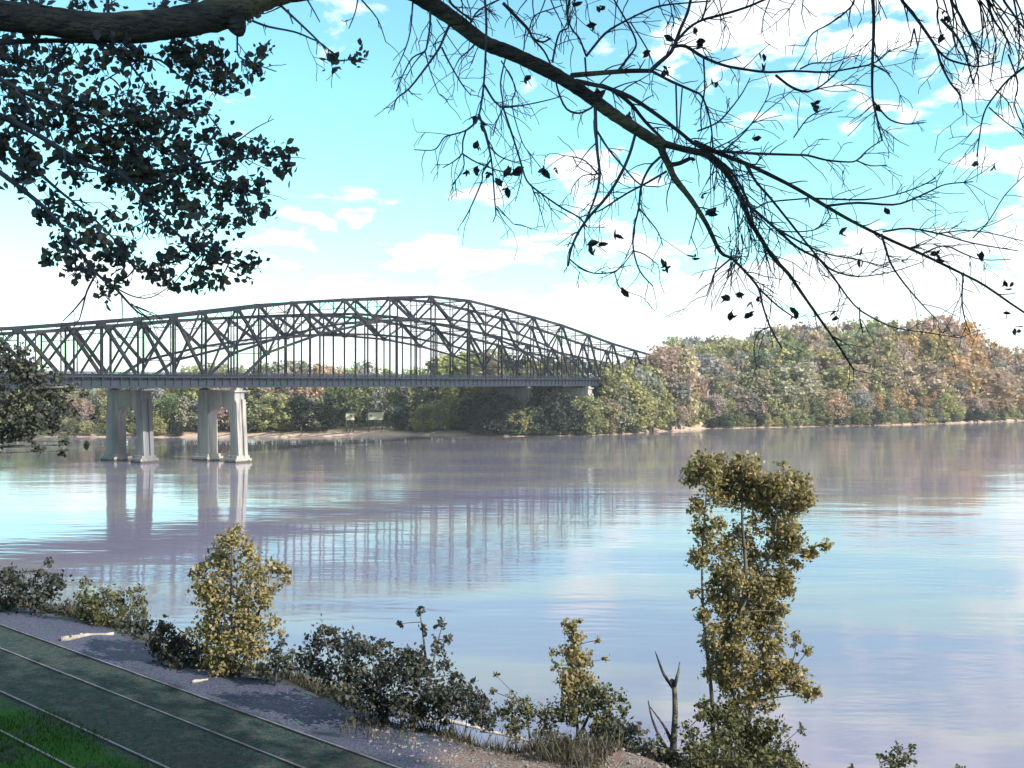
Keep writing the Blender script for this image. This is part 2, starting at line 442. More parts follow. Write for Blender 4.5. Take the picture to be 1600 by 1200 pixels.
def make_bridge(base, ks, label, pier_w):
    root = empty('truss_bridge')
    tag(root, label, 'bridge', None)
    W = 16.0
    zt = lambda n: H + toph(n)*PXM*ks - (1-ks)*0
    zl = lambda n: H + lowh(n)*PXM*(ks if ks == 1 else ks*.95)
    ZB, ZTOP = 21.5, 24.5
    pt = lambda n, w, z: base + D3*PAN*n + A3*w + UP*z
    nodes = list(range(0, 16))
    for wi, w in enumerate((0.0, W)):
        tr = MB()
        seq = [-.5] + nodes + [15.5]
        for a_, b__ in zip(seq[:-1], seq[1:]):
            tr.bar(pt(a_, w, zt(a_)), pt(b__, w, zt(b__)), .85, .88, A3)
        tr.bar(pt(-.5, w, ZTOP+.35), pt(3.5, w, ZTOP+.35), .6, .5, A3)
        tr.bar(pt(11.5, w, ZTOP+.35), pt(15.5, w, ZTOP+.35), .6, .5, A3)
        lo = [3.12] + [k+.5 for k in range(3, 12)] + [11.88]
        for a_, b__ in zip(lo[:-1], lo[1:]):
            tr.bar(pt(a_, w, zl(a_)), pt(b__, w, zl(b__)), .73, .68, A3)
        for n in nodes:
            tr.box(pt(n, w, zt(n)-.35), 2.4, .84, 1.5, (D3, A3, UP))
        for k in range(3, 12):
            tr.box(pt(k+.5, w, zl(k+.5)+.1), 2.1, .84, 1.5, (D3, A3, UP))
        t_ = tr.build('side_truss', M['steel'], root)
        for n in nodes:                                   # diagonals of the W web
            for sgn in (-1, 1):
                m_ = n + .5*sgn
                inner = 3.4 < m_ < 11.6
                zb = zl(m_) if inner else ZTOP + .4
                if m_ < -.5 or m_ > 15.5: continue
                d_ = MB()
                a1 = pt(n + .045*sgn, w, zt(n)-.8); b1 = pt(m_ - .04*sgn, w, zb + .5)
                if sgn > 0: d_.bar(a1, b1, .70, .84, A3)
                else:                                      # laced diagonal: two flanges
                    off = UP*.27
                    d_.bar(a1+off, b1+off, .5, .17, A3); d_.bar(a1-off, b1-off, .5, .17, A3)
                    Ln = int(np.linalg.norm(b1-a1)/.9)
                    for j in range(Ln):
                        p_ = a1 + (b1-a1)*(j+.2)/Ln; q_ = a1 + (b1-a1)*(j+.8)/Ln
                        s_ = .27 if j % 2 else -.27
                        d_.bar(p_+UP*s_, q_-UP*s_, .08, .10, A3)
                d_.build('diagonal', M['steel'], t_)
            p_ = MB()                                      # post / hanger from the chord to the deck
            p_.bar(pt(n, w, zt(n)-.9), pt(n, w, ZTOP), .46, .36, A3)
            p_.build('post', M['steel'], t_)
        for k in range(0, 15):
            m_ = k + .5
            inner = 3.4 < m_ < 11.6
            if inner:
                h_ = MB()
                for o_ in (-.17, .17):
                    h_.bar(pt(m_, w, zl(m_)-.5)+D3*o_, pt(m_, w, ZTOP)+D3*o_, .34, .09, A3)
                zz = ZTOP + 1.0
                while zz < zl(m_)-1.5:
                    h_.bar(pt(m_, w, zz), pt(m_, w, zz+.35), .30, .26, A3); zz += 2.6
                h_.build('hanger', M['steel'], t_)
            v_ = MB(); v_.bar(pt(m_, w, zt(m_)-.3), pt(m_, w, (zl(m_)+.5) if inner else ZTOP+.5), .30, .22, A3)
            v_.build('sub_post', M['steel'], t_)
    for n in [-.5] + nodes + [15.5]:                       # portal and sway frames over the road
        b1 = MB()
        zz = zt(n) - .2
        b1.bar(pt(n, .4, zz), pt(n, W-.4, zz), .35, .4, UP)
        low_z = zz - 2.6 if n != 3 and n != 12 else zz - 3.6
        b1.bar(pt(n, .25, low_z), pt(n, W-.25, low_z), .22, .26, UP)
        for k in range(4):
            w0, w1 = W*k/4+.1, W*(k+1)/4-.1
            b1.bar(pt(n, w0, zz if k % 2 == 0 else low_z), pt(n, w1, low_z if k % 2 == 0 else zz), .16, .18, D3)
        b1.build('sway_frame', M['steel'], root)
    for n in range(0, 15):
        x_ = MB()
        x_.bar(pt(n+.04, .4, zt(n)), pt(n+.96, W-.4, zt(n+1)), .2, .24, UP)
        x_.bar(pt(n+.04, W-.4, zt(n)-.25), pt(n+.96, .4, zt(n+1)-.25), .2, .24, UP)
        x_.build('top_bracing', M['steel'], root)
        if 3 <= n <= 11:
            y_ = MB(); m_ = n+.5
            y_.bar(pt(m_, .4, zl(m_)), pt(m_, W-.4, zl(m_)), .22, .26, UP)
            if n < 11:
                y_.bar(pt(m_+.04, .4, zl(m_)), pt(m_+.96, W-.4, zl(m_+1)), .15, .18, UP)
            y_.build('lower_bracing', M['steel'], root)
    # deck
    n0, n1_ = -7.0, 19.0
    dk = MB()
    dk.box(pt((n0+n1_)/2, W/2, ZTOP-.45), PAN*(n1_-n0), W-1.4, .5, (D3, A3, UP))
    deck = dk.build('deck', M['asphalt'], root)
    for w in (0.15, W-.15):
        g_ = MB()
        g_.box(pt((n0+n1_)/2, w, (ZB+ZTOP)/2-.55), PAN*(n1_-n0), .34, ZTOP-ZB-1.1, (D3, A3, UP))
        g_.box(pt((n0+n1_)/2, w, ZB+.1), PAN*(n1_-n0), .8, .16, (D3, A3, UP))
        g_.box(pt((n0+n1_)/2, w, ZTOP-.95), PAN*(n1_-n0), .8, .14, (D3, A3, UP))
        x_ = n0
        s0 = -1 if w < 1 else 1
        while x_ < n1_:                                    # stiffeners and the brackets under the kerb
            g_.box(pt(x_, w+s0*.34, ZTOP-1.75), .14, .3, 1.2, (D3, A3, UP))
            g_.box(pt(x_, w+s0*.5, ZTOP-.55), .28, .8, .5, (D3, A3, UP))
            x_ += 1/8
        g_.build('girder', M['steel_deck'], root)
    for w in (-.25, W+.25):
        rl = MB()
        for zz in (ZTOP+.35, ZTOP+.8, ZTOP+1.2):
            rl.box(pt((n0+n1_)/2, w-.0, zz), PAN*(n1_-n0), .1, .12, (D3, A3, UP))
        rl.box(pt((n0+n1_)/2, w, ZTOP-.05), PAN*(n1_-n0), .6, .34, (D3, A3, UP))
        x_ = n0
        while x_ < n1_:
            rl.box(pt(x_, w, ZTOP+.6), .14, .16, 1.3, (D3, A3, UP)); x_ += 1/8
        rl.build('railing', M['steel_deck'], root)
    fl = MB()
    x_ = -.5
    while x_ < 15.6:
        fl.box(pt(x_, W/2, ZTOP-1.5), .4, W-.8, 1.4, (D3, A3, UP)); x_ += .5
    for w in np.linspace(2, W-2, 5):
        fl.box(pt((n0+n1_)/2, w, ZTOP-1.2), PAN*(n1_-n0), .25, .9, (D3, A3, UP))
    fl.build('floor_beams', M['steel_deck'], root)
    # piers: two battered legs under one arched cap
    T2 = 1.75
    for pn in (-.5, 3.0, 12.0, 15.5, -4.0):
        gz = -2.5
        p_ = MB(); org = pt(pn, 0, 0)
        w0, w1 = -.9, 15.3
        arc = [(w0+2.1 + (w1-4.2-(w0+2.1))*(1-math.cos(t))/2, 12.8 + 3.6*math.sin(t)) for t in np.linspace(0, math.pi, 15)]
        outer = [(w0, 20.2), (w1, 20.2), (w1+.2, 16.5), (w1+.6, 2.0), (w1-4.4, 2.0)] + arc[::-1] + [(w0+1.6, 2.0), (w0-1.2, 2.0), (w0-.4, 12.0), (w0-.1, 16.5)]
        prism(p_, outer, org, A3, UP, D3, -T2, T2)
        p_.box(pt(pn, (w0+w1)/2, 20.45), 2*T2+.9, w1-w0+1.2, .5, (D3, A3, UP))
        for wb in (0, W-1.6):                              # bearing pedestals
            p_.box(pt(pn, wb, 20.95), 2.2, 1.8, .5, (D3, A3, UP))
            p_.box(pt(pn, wb, 21.3), 1.2, 1.2, .22, (D3, A3, UP))
        # plinths
        for (wa, wb) in ((w0-2.0, w0+2.8), (w1-5.4, w1+1.3)):
            p_.box(pt(pn, (wa+wb)/2, .45), 2*T2+2.4, wb-wa, 1.5, (D3, A3, UP))
            p_.box(pt(pn, (wa+wb)/2, 1.6), 2*T2+1.2, wb-wa-.7, .8, (D3, A3, UP))
            p_.box(pt(pn, (wa+wb)/2, -2.0), 2*T2+2.0, wb-wa-.2, 3.4, (D3, A3, UP))
        # river-side end: sunlit strips edged by deck shadow, shaped as two fins and a recess
        for s_ in (-1, 1):
            f_ = [(w0+.02, 18.2), (w0-.75, 18.0 if s_ > 0 else 17.2), (w0-1.0, 12.0), (w0-1.7, 2.0), (w0-1.0, 2.0), (w0-.2, 12)]
            prism(p_, f_, org + D3*s_*1.1, A3, UP, D3, -.6, .6)
        p_.build('pier', M['concrete'], root)
    reparent_origin(root, tuple(pt(7.5, W/2, 0)))
    return root
make_bridge(B0, 1.0, 'nearer grey steel arch truss bridge whose tall top chord rises against the sky', 1)
make_bridge(B0 + np.array((-27.0, 0, 0)), .80, 'second, lower grey truss bridge seen through and behind the nearer one', 1)

# ------------------------------------------------------------------ far bank trees
def crown_mesh(name, seed, shape):
    r = np.random.default_rng(seed)
    nb = 34; pts = []
    for i in range(nb):
        h = r.uniform(.12, 1.0)
        if shape == 'round': rad = .42*math.sqrt(max(0, 1-((h-.52)/.54)**2))
        elif shape == 'tall': rad = .27*math.sqrt(max(0, 1-((h-.5)/.55)**2))
        elif shape == 'cone': rad = .33*(1.04-h)**.8
        else: rad = .50*math.sqrt(max(0, 1-((h-.45)/.6)**2))
        a_ = r.uniform(0, 2*math.pi); q_ = math.sqrt(r.uniform(.15, 1))*rad
        c = np.array((q_*math.cos(a_), q_*math.sin(a_), h))
        br = r.uniform(.035, .15)
        k = 84
        d = r.normal(size=(k, 3)); d /= np.linalg.norm(d, axis=1)[:, None]
        pts.append(c + d*br*np.abs(r.normal(.75, .4, (k, 1)))*np.array((1, 1, 1.15)))
    C = np.concatenate(pts)
    C[:, 2] = np.clip(C[:, 2], .04, 1.08)
    o = leaves(name, C, .052, M['leaf_far'], r, aspect=.85)
    return o.data, o
def trunk_mesh(name, seed):
    r = np.random.default_rng(seed); mb = MB()
    pts = [(0, 0, -.05), (.004, 0, .15), (.01, .006, .4), (0, .01, .7)]
    mb.tube(pts, [.020, .016, .011, .004], 6)
    for i in range(7):
        z = r.uniform(.18, .6); a_ = r.uniform(0, 6.28); l = r.uniform(.15, .32)
        p0 = np.array((.005, 0, z)); p1 = p0 + np.array((math.cos(a_)*l*.55, math.sin(a_)*l*.55, l*.6)); p2 = p0 + np.array((math.cos(a_)*l, math.sin(a_)*l, l*1.2))
        mb.tube([p0, p1, p2], [.007, .004, .0015], 4)
    o = mb.build(name, M['trunk']); return o.data, o
SHAPES = ['round', 'tall', 'tall', 'wide', 'cone', 'tall', 'round', 'wide', 'cone', 'tall', 'tall', 'round']
CR = []; TRK = []
for i, s in enumerate(SHAPES):
    me_, ob = crown_mesh('crown', 100+i, s); CR.append(me_); bpy.data.objects.remove(ob)
for i in range(3):
    me_, ob = trunk_mesh('trunk', 300+i); TRK.append(me_); bpy.data.objects.remove(ob)
COLS = {'olive': (.31, .31, .16), 'green': (.17, .21, .11), 'dark green': (.05, .065, .055), 'grey-green': (.25, .25, .22),
        'russet pink': (.37, .29, .24), 'orange': (.42, .29, .155), 'yellow': (.45, .38, .13), 'pale': (.38, .34, .26)}
tcount = 0
def far_tree(px, d, top_y=None, height=None, colour='olive', shape=None, label=None, group=None, wide=1.0, name='tree', sink=0.0):
    global tcount
    Z = float(shoreZ(px)) + d
    gz = float(hill(px, d)) - sink
    if height is None: height = H + (HOR-top_y)/F*Z - gz
    height = max(height, 2.0)
    i = tcount; tcount += 1
    si = random.randrange(len(SHAPES)) if shape is None else random.choice([k for k, s in enumerate(SHAPES) if s == shape])
    r_ = empty(name, ((px-800)/F*Z, Z, gz), random.uniform(0, 6.28))
    c = bpy.data.objects.new('crown', CR[si]); col.objects.link(c); c.parent = r_
    wscale = height*wide*random.uniform(.85, 1.1)
    c.scale = (wscale, wscale, height*.97)
    base = np.array(COLS[colour])*random.uniform(.8, 1.22)
    c.color = tuple(base*np.array((random.uniform(.92, 1.1), 1, random.uniform(.85, 1.15)))) + (1,)
    t_ = bpy.data.objects.new('trunk', TRK[i % 3]); col.objects.link(t_); t_.parent = r_; t_.scale = (height*.9, height*.9, height)
    tag(r_, label, 'bush' if name == 'bush' else 'tree', group)
    return r_

TOPX = [-200, 0, 120, 265, 285, 340, 400, 440, 480, 540, 572, 600, 650, 670, 690, 715, 760, 800, 850, 900, 960, 1020, 1040, 1052, 1100, 1150, 1190, 1230, 1300, 1350, 1400, 1450, 1500, 1520, 1560, 1640, 1800]
TOPY = [596, 594, 592, 588, 578, 572, 571, 566, 572, 577, 567, 580, 580, 570, 558, 553, 553, 556, 562, 568, 566, 560, 548, 533, 528, 528, 517, 508, 510, 502, 507, 497, 504, 522, 543, 546, 548]
def place_region(x0, x1, step, rows, palette, what):
    for (d, frac, jit) in rows:
        x = x0 + random.uniform(0, step)
        while x < x1:
            ty = np.interp(x, TOPX, TOPY)
            # frac 1 = reaches the skyline, smaller = lower in front
            base_y = HOR + (H - float(hill(x, d)))*F/(float(shoreZ(x))+d)
            y = base_y - (base_y-ty)*frac*random.uniform(1-jit, 1+jit*.25)
            c = random.choices([p[0] for p in palette], [p[1] for p in palette])[0]
            front = 'low' if frac < .75 else 'tall'
            if frac < .3:
                far_tree(x, d + random.uniform(-.8, .8), top_y=y, colour=c, name='bush', label=f'low {c} bush {what}', group=f'low {c} bushes {what}', wide=random.uniform(1.2, 2.0))
                x += step*random.uniform(.65, 1.3); continue
            far_tree(x, d + random.uniform(-2.5, 2.5), top_y=y, colour=c,
                     label=f'{front} {c} tree {what}', group=f'{c} trees {what}', wide=random.uniform(.8, 1.15) if frac > .75 else random.uniform(1.0, 1.5))
            x += step*random.uniform(.65, 1.3)
palL = [('olive', 5), ('green', 3), ('grey-green', 3), ('russet pink', 1), ('dark green', 1)]
palM = [('olive', 4), ('green', 3), ('dark green', 2), ('grey-green', 2)]
palR = [('olive', 9), ('grey-green', 3), ('russet pink', 3), ('pale', 3), ('green', 1), ('orange', 1)]
palRR = [('orange', 4), ('olive', 4), ('russet pink', 4), ('grey-green', 1), ('pale', 1)]
palF = [('olive', 6), ('green', 4), ('grey-green', 2), ('dark green', 3)]
place_region(-60, 385, 26, [(12, .62, .2), (28, .85, .12), (50, 1.0, .05)], palL, 'behind the left bridge piers')
place_region(385, 735, 24, [(26, .85, .12), (50, 1.0, .04)], palL, 'under the bridge span left of mid-river')
place_region(385, 525, 20, [(11, .58, .2)], palF, 'at the shore right of the second pier')
place_region(612, 735, 20, [(10, .45, .25)], palF, 'at the shore near the yellow bush')
place_region(735, 1040, 20, [(28, .55, .25), (38, .8, .1), (55, 1.0, .05)], palM, 'round the far bridge piers')
place_region(1035, 1400, 21, [(9, .32, .3), (26, .55, .2), (48, .75, .12), (75, .9, .06), (105, 1.0, .02)], palR, 'on the wooded slope right of the bridge')
place_region(950, 1062, 13, [(3, .62, .25), (8, .92, .06)], palR, 'in front of the right end of the bridge')
place_region(-60, 300, 24, [(2, .28, .4)], palF, 'in low growth along the shore behind the left piers')
place_region(735, 1000, 14, [(1.0, .2, .4)], palF, 'in low growth at the water by the far piers')
place_region(1400, 1680, 21, [(9, .32, .3), (30, .6, .2), (60, .82, .1), (100, 1.0, .02)], palRR, 'on the autumn slope at the right edge')
place_region(1110, 1640, 13, [(1.5, .15, .4)], palF, 'in the low line of bushes along the right shore')
for k, (x, ty, w_) in enumerate(((748, 630, 1.2), (762, 618, 1.1), (778, 614, 1.2), (792, 622, 1.1), (846, 622, 1.2), (860, 612, 1.2), (876, 618, 1.2), (892, 632, 1.2))):  # shade at the far piers is put into these trees' very dark leaf colour
    far_tree(x, 2.0, top_y=ty, colour='dark green', shape='round', wide=w_, label='dark tree crowding the water edge in front of ' + ('the left far pier' if k < 4 else 'the right far pier'), group='dark trees at the left far pier' if k < 4 else 'dark trees at the right far pier')
for x, ty in ((806, 642), (830, 640), (918, 622), (938, 628), (958, 636)):
    far_tree(x, 2.5, top_y=ty, colour='olive', shape='wide', wide=1.3, label='light olive tree at the water edge beside the far piers', group='olive trees beside the far piers')
# single trees that stand out
far_tree(1178, 6, top_y=622, colour='dark green', shape='cone', wide=1.7, label='dark cone-shaped tree standing alone at the water edge, right shore')
far_tree(668, 7, top_y=634, colour='yellow', shape='wide', wide=1.5, name='bush', label='rounded bright yellow bush on the far shore below the bridge')
far_tree(652, 6, top_y=646, colour='yellow', shape='round', wide=1.2, name='bush', label='smaller yellow-orange bush left of the rounded bright yellow one')
far_tree(822, 5, top_y=636, colour='olive', shape='round', wide=1.2, label='light olive tree between the two far bridge piers')
far_tree(1402, 14, top_y=610, colour='orange', shape='round', wide=1.2, label='small orange tree left of its orange neighbour on the right shore')
far_tree(1448, 14, top_y=612, colour='orange', shape='wide', wide=1.2, label='broader orange tree by the shore, right of the small orange one')
far_tree(716, 20, top_y=553, colour='olive', shape='tall', wide=1.2, label='tall olive tree showing above the deck through the truss hangers')
far_tree(752, 22, top_y=552, colour='pale', shape='round', wide=1.0, label='pale tall tree above the deck beside the olive one')
far_tree(1575, 30, top_y=600, colour='orange', shape='wide', wide=1.2, label='wide orange tree at the right edge of the picture')

def bare_mesh(seed):
    r = np.random.default_rng(seed); mb = MB()
    def grow(p, d, l, w, lv):
        q = p + d*l*.5 + r.normal(size=3)*l*.05; e = p + d*l
        mb.tube([p, q, e], [w, w*.8, w*.55], 4 if lv > 0 else 3, caps=False)
        if lv == 0: return
        for k in range(3 if lv > 1 else 4):
            nd_ = d*.9 + r.normal(size=3)*.45; nd_[2] += .25; nd_ /= np.linalg.norm(nd_)
            grow(p + (e-p)*r.uniform(.55, 1.0), nd_, l*r.uniform(.5, .75), w*.5, lv-1)
    grow(np.array((0, 0, 0.)), np.array((0, 0, 1.)), .42, .016, 4)
    o = mb.build('trunk', M['pale_bark']); m_ = o.data; bpy.data.objects.remove(o); return m_
M['pale_bark'] = noisy('pale_bark', (.34, .31, .29), (.22, .20, .19), 1.5, .9)
BARE = [bare_mesh(900+i) for i in range(4)]
for px, d_, ex in [(random.uniform(1046, 1290), random.choice((40, 60, 84, 100)), random.uniform(-8, 10)) for _ in range(34)] + [(random.uniform(400, 700), 52, random.uniform(-4, 5)) for _ in range(10)] + [(random.uniform(1500, 1600), 90, random.uniform(-6, 4)) for _ in range(6)]:
    Z = float(shoreZ(px))+d_; gz = float(hill(px, d_)); h_ = H + (HOR-(np.interp(px, TOPX, TOPY)+ex-4))/F*Z - gz
    r_ = bpy.data.objects.new('bare_tree', BARE[random.randrange(4)]); col.objects.link(r_)
    r_.location = ((px-800)/F*Z, Z, gz); r_.rotation_euler = (0, 0, random.uniform(0, 6.28)); sc_ = h_*.95; r_.scale = (sc_*.8, sc_*.8, sc_)
    wh = 'on the skyline of the wooded slope right of the bridge' if 800 < px < 1400 else ('at the skyline seen through the truss' if px < 800 else 'on the skyline near the right edge')
    tag(r_, 'pale leafless tree ' + wh, 'bare tree', 'bare trees ' + wh)

def far_p(px, d, z=0.0):
    Z = float(shoreZ(px)) + d
    return np.array(((px-800)/F*Z, Z, z))
# sheds on the shore
def shed(px, d, w, dep, h, z0, label, wins):
    c = far_p(px, d, z0)
    r_ = empty('shed', tuple(c))
    wl = MB(); wl.box((0, 0, h/2), w, dep, h); wl = wl.build('wall', M['cream'], r_)
    rf = MB(); prism(rf, [(-w/2-.4, h+.02), (w/2+.4, h+.02), (w/2+.3, h+.25), (0, h+1.3), (-w/2-.3, h+.25)], (0, 0, 0), np.array((1., 0, 0)), UP, np.array((0, 1., 0)), -dep/2-.4, dep/2+.4)
    rf.build('roof', M['roofing'], r_)
    for x in wins:
        w_ = MB(); w_.box((x, -dep/2-.03, h*.58), .9, .08, .8); wf = w_.build('window', M['white'], wl)
        g_ = MB(); g_.box((x, -dep/2-.08, h*.58), .72, .03, .62); g_.build('pane', M['glass'], wf)
    for x in (-w/2+.3, 0, w/2-.3):
        for y in (-dep/2+.3, dep/2-.3):
            p_ = MB(); p_.box((x, y, -z0/2-.3), .25, .25, z0+.6); p_.build('post', M['roofing'], r_)
    tag(r_, label, 'shed')
shed(587, 8, 6.2, 4.0, 3.4, 6.6, 'larger cream shed on posts among trees on the far shore', (-1.8,))
shed(547, 8, 3.4, 3.0, 3.2, 6.6, 'smaller cream shed left of the larger one on the far shore', (.7,))

def log(px0, py0, Z0_, px1, py1, Z1_, r0, label, mat='drift', name='driftwood_log', twigs=2):
    a_, b__ = P(px0, py0, Z0_), P(px1, py1, Z1_)
    root = empty(name, tuple((a_+b__)/2)); mb = MB(); c = (a_+b__)/2
    ts = np.linspace(0, 1, 7); Ln = np.linalg.norm(b__-a_)
    pts = [a_*(1-t)+b__*t - c + np.array((0, 0, .06*Ln*math.sin(t*3.1)*.5 + random.uniform(-.2, .2)*r0)) for t in ts]
    mb.tube(pts, [r0*(1-.55*t)*random.uniform(.85, 1.15) for t in ts], 8)
    mb.build('stem', M[mat], root, True)
    for i in range(twigs):
        k = random.randint(1, 5); e = pts[k] + np.array((random.uniform(-.3, .3), random.uniform(-.2, .2), random.uniform(.1, .3)))*Ln*.6
        t_ = MB(); t_.tube([pts[k], (pts[k]+e)/2+np.array((0, 0, .03*Ln)), e], [r0*.4, r0*.25, r0*.08], 5); t_.build('branch_stub', M[mat], root, True)
    tag(root, label, 'driftwood')
for (x0, y0, x1, y1, r0, lab) in ((596, 674, 612, 667, .45, 'pale driftwood log slanting on the far sand below the cream sheds'),
                                  (712, 668, 735, 669, .6, 'white driftwood trunk at the water by the far dark bridge pier'),
                                  (838, 677, 852, 675, .4, 'grey driftwood log between the far bridge piers')):
    Za = H*F/(y0-HOR) * .97; Zb = H*F/(y1-HOR)*.97
    log(x0, y0, Za, x1, y1, Za-1, r0, lab)
# river marker: white board on a post
c = far_p(1047, 6, 1.2); r_ = empty('channel_marker', tuple(c))
m_ = MB(); m_.tube([(0, 0, -1), (0, 0, 15.5)], [.22, .18], 8); m_.build('post', M['roofing'], r_)
m_ = MB(); m_.box((-.9, -.3, 8.8), 1.5, .14, 4.2); m_.build('board', M['white'], r_)
tag(r_, 'dark pole with an upright white board on the far shore right of the bridge', 'marker')

# ------------------------------------------------------------------ railway on the bench
RZ = 14.0
def uv(u, v, z): return np.array((u*TU[0]+v*NV[0], u*TU[1]+v*NV[1], z))
T3 = np.array((TU[0], TU[1], 0)); N3 = np.array((NV[0], NV[1], 0))
for vc, lab in ((15.48, 'railway track nearest the river, on the grey ballast'), (11.98, 'railway track on the grassy inland side of the bench')):
    r_ = empty('railway_track', tuple(uv(-25, vc, RZ-.15)))
    base = uv(-25, vc, RZ-.15)
    for s_ in (-.72, .72):
        rl = MB()
        u0, u1 = -300, 180
        for (w_, h_, z_) in ((.02, .11, .06), (.055, .038, .13)):
            rl.box(uv(-60, vc+s_, RZ-.15+z_+.0) - base, u1-u0, w_, h_, (T3, N3, UP))
        rl.build('rail', M['rail'], r_)
    tag(r_, lab, 'railway track')

# ------------------------------------------------------------------ vegetation built from clumps
def curve(pts, n=4):
    """Catmull-Rom resample"""
    pts = np.asarray(pts, float)
    if len(pts) < 3: return pts
    ext = np.vstack([2*pts[0]-pts[1], pts, 2*pts[-1]-pts[-2]]); out = []
    for i in range(1, len(ext)-2):
        p0, p1, p2, p3 = ext[i-1:i+3]
        for t in np.linspace(0, 1, n, endpoint=False):
            out.append(.5*((2*p1)+(-p0+p2)*t+(2*p0-5*p1+4*p2-p3)*t*t+(-p0+3*p1-3*p2+p3)*t**3))
    out.append(pts[-1]); return np.array(out)

def clear_of_view(C, org=(0, 0, 0)):
    Wp = C + np.asarray(org); y = np.maximum(Wp[:, 1], .01)
    return C[~((Wp[:, 1] > 0) & (np.abs(Wp[:, 0])/y < .62) & ((Wp[:, 2]-H)/y < .50))]
def fat(cl, k): return [(c[0], c[1], c[2]*k) + tuple(c[3:]) for c in cl]
def clump_plant(name, label, cat, stems, clumps, Zc, leaf, mat, dens=1.0, trunk_r=.08, group=None, wood='trunk', base_px=None, spread=1.0, droop=.1):
    """stems: list of px polylines; clumps: (px,py,radius_px[,density])"""
    root = empty(name); foot = None
    lm = MB(); allp = []
    for st in stems:
        dz = random.uniform(-.3, .3)
        pts = curve([P(x, y, Zc+dz*(i/len(st))) for i, (x, y) in enumerate(st)], 4)
        if foot is None: foot = pts[0].copy()
        rad = [trunk_r*(1-.8*i/(len(pts)-1)) for i in range(len(pts))]
        lm.tube(pts, rad, 6); allp.append(pts)
    allp = np.concatenate(allp)
    tw = MB(); C = []; used_tw = False
    for cl_ in clumps:
        x, y, r = cl_[:3]; dn = cl_[3] if len(cl_) > 3 else 1.0
        R = r/F*Zc
        c = P(x, y, Zc + random.uniform(-1, 1)*R*.9)
        cand = allp[allp[:, 2] < c[2] + .05]
        if len(cand) == 0: cand = allp[:1]
        j = np.argmin(np.linalg.norm(cand-c, axis=1) + .3*(c[2]-cand[:, 2]))
        a_ = cand[j]
        mid = (a_+c)/2 + np.array((random.uniform(-.15, .15)*R, random.uniform(-.2, .2)*R, .12*R))
        tw.tube(curve([a_, mid, c], 3), list(np.linspace(trunk_r*.35, .008, 7)), 5); used_tw = True
        nt_ = int(10*dn*spread)+3
        for k in range(nt_):
            d = rng.normal(size=3); d /= np.linalg.norm(d)
            e = c + d*R*rng.uniform(.75, 1.2); m2 = c + d*R*.5 + rng.normal(size=3)*R*.1
            tw.tube([c, m2, e], [.010, .007, .003], 3, caps=False)
            kk = max(3, int(dens*dn*(R**2)/(leaf**2)*2.3*rng.uniform(.6, 1.4)/nt_*9))
            t = rng.uniform(.25, 1.08, kk)[:, None]
            C.append(c + (e-c)*t + rng.normal(size=(kk, 3))*R*.24)
    lm.build('trunk', M[wood], root, True)
    if used_tw: tw.build('twigs', M[wood], root)
    C = np.concatenate(C)
    leaves('foliage', C, leaf, M[mat], rng, root, aspect=.72, droop=droop)
    if foot is None: foot = P(clumps[0][0], clumps[0][1], Zc)
    reparent_origin(root, tuple(foot))
    tag(root, label, cat, group)
    return root

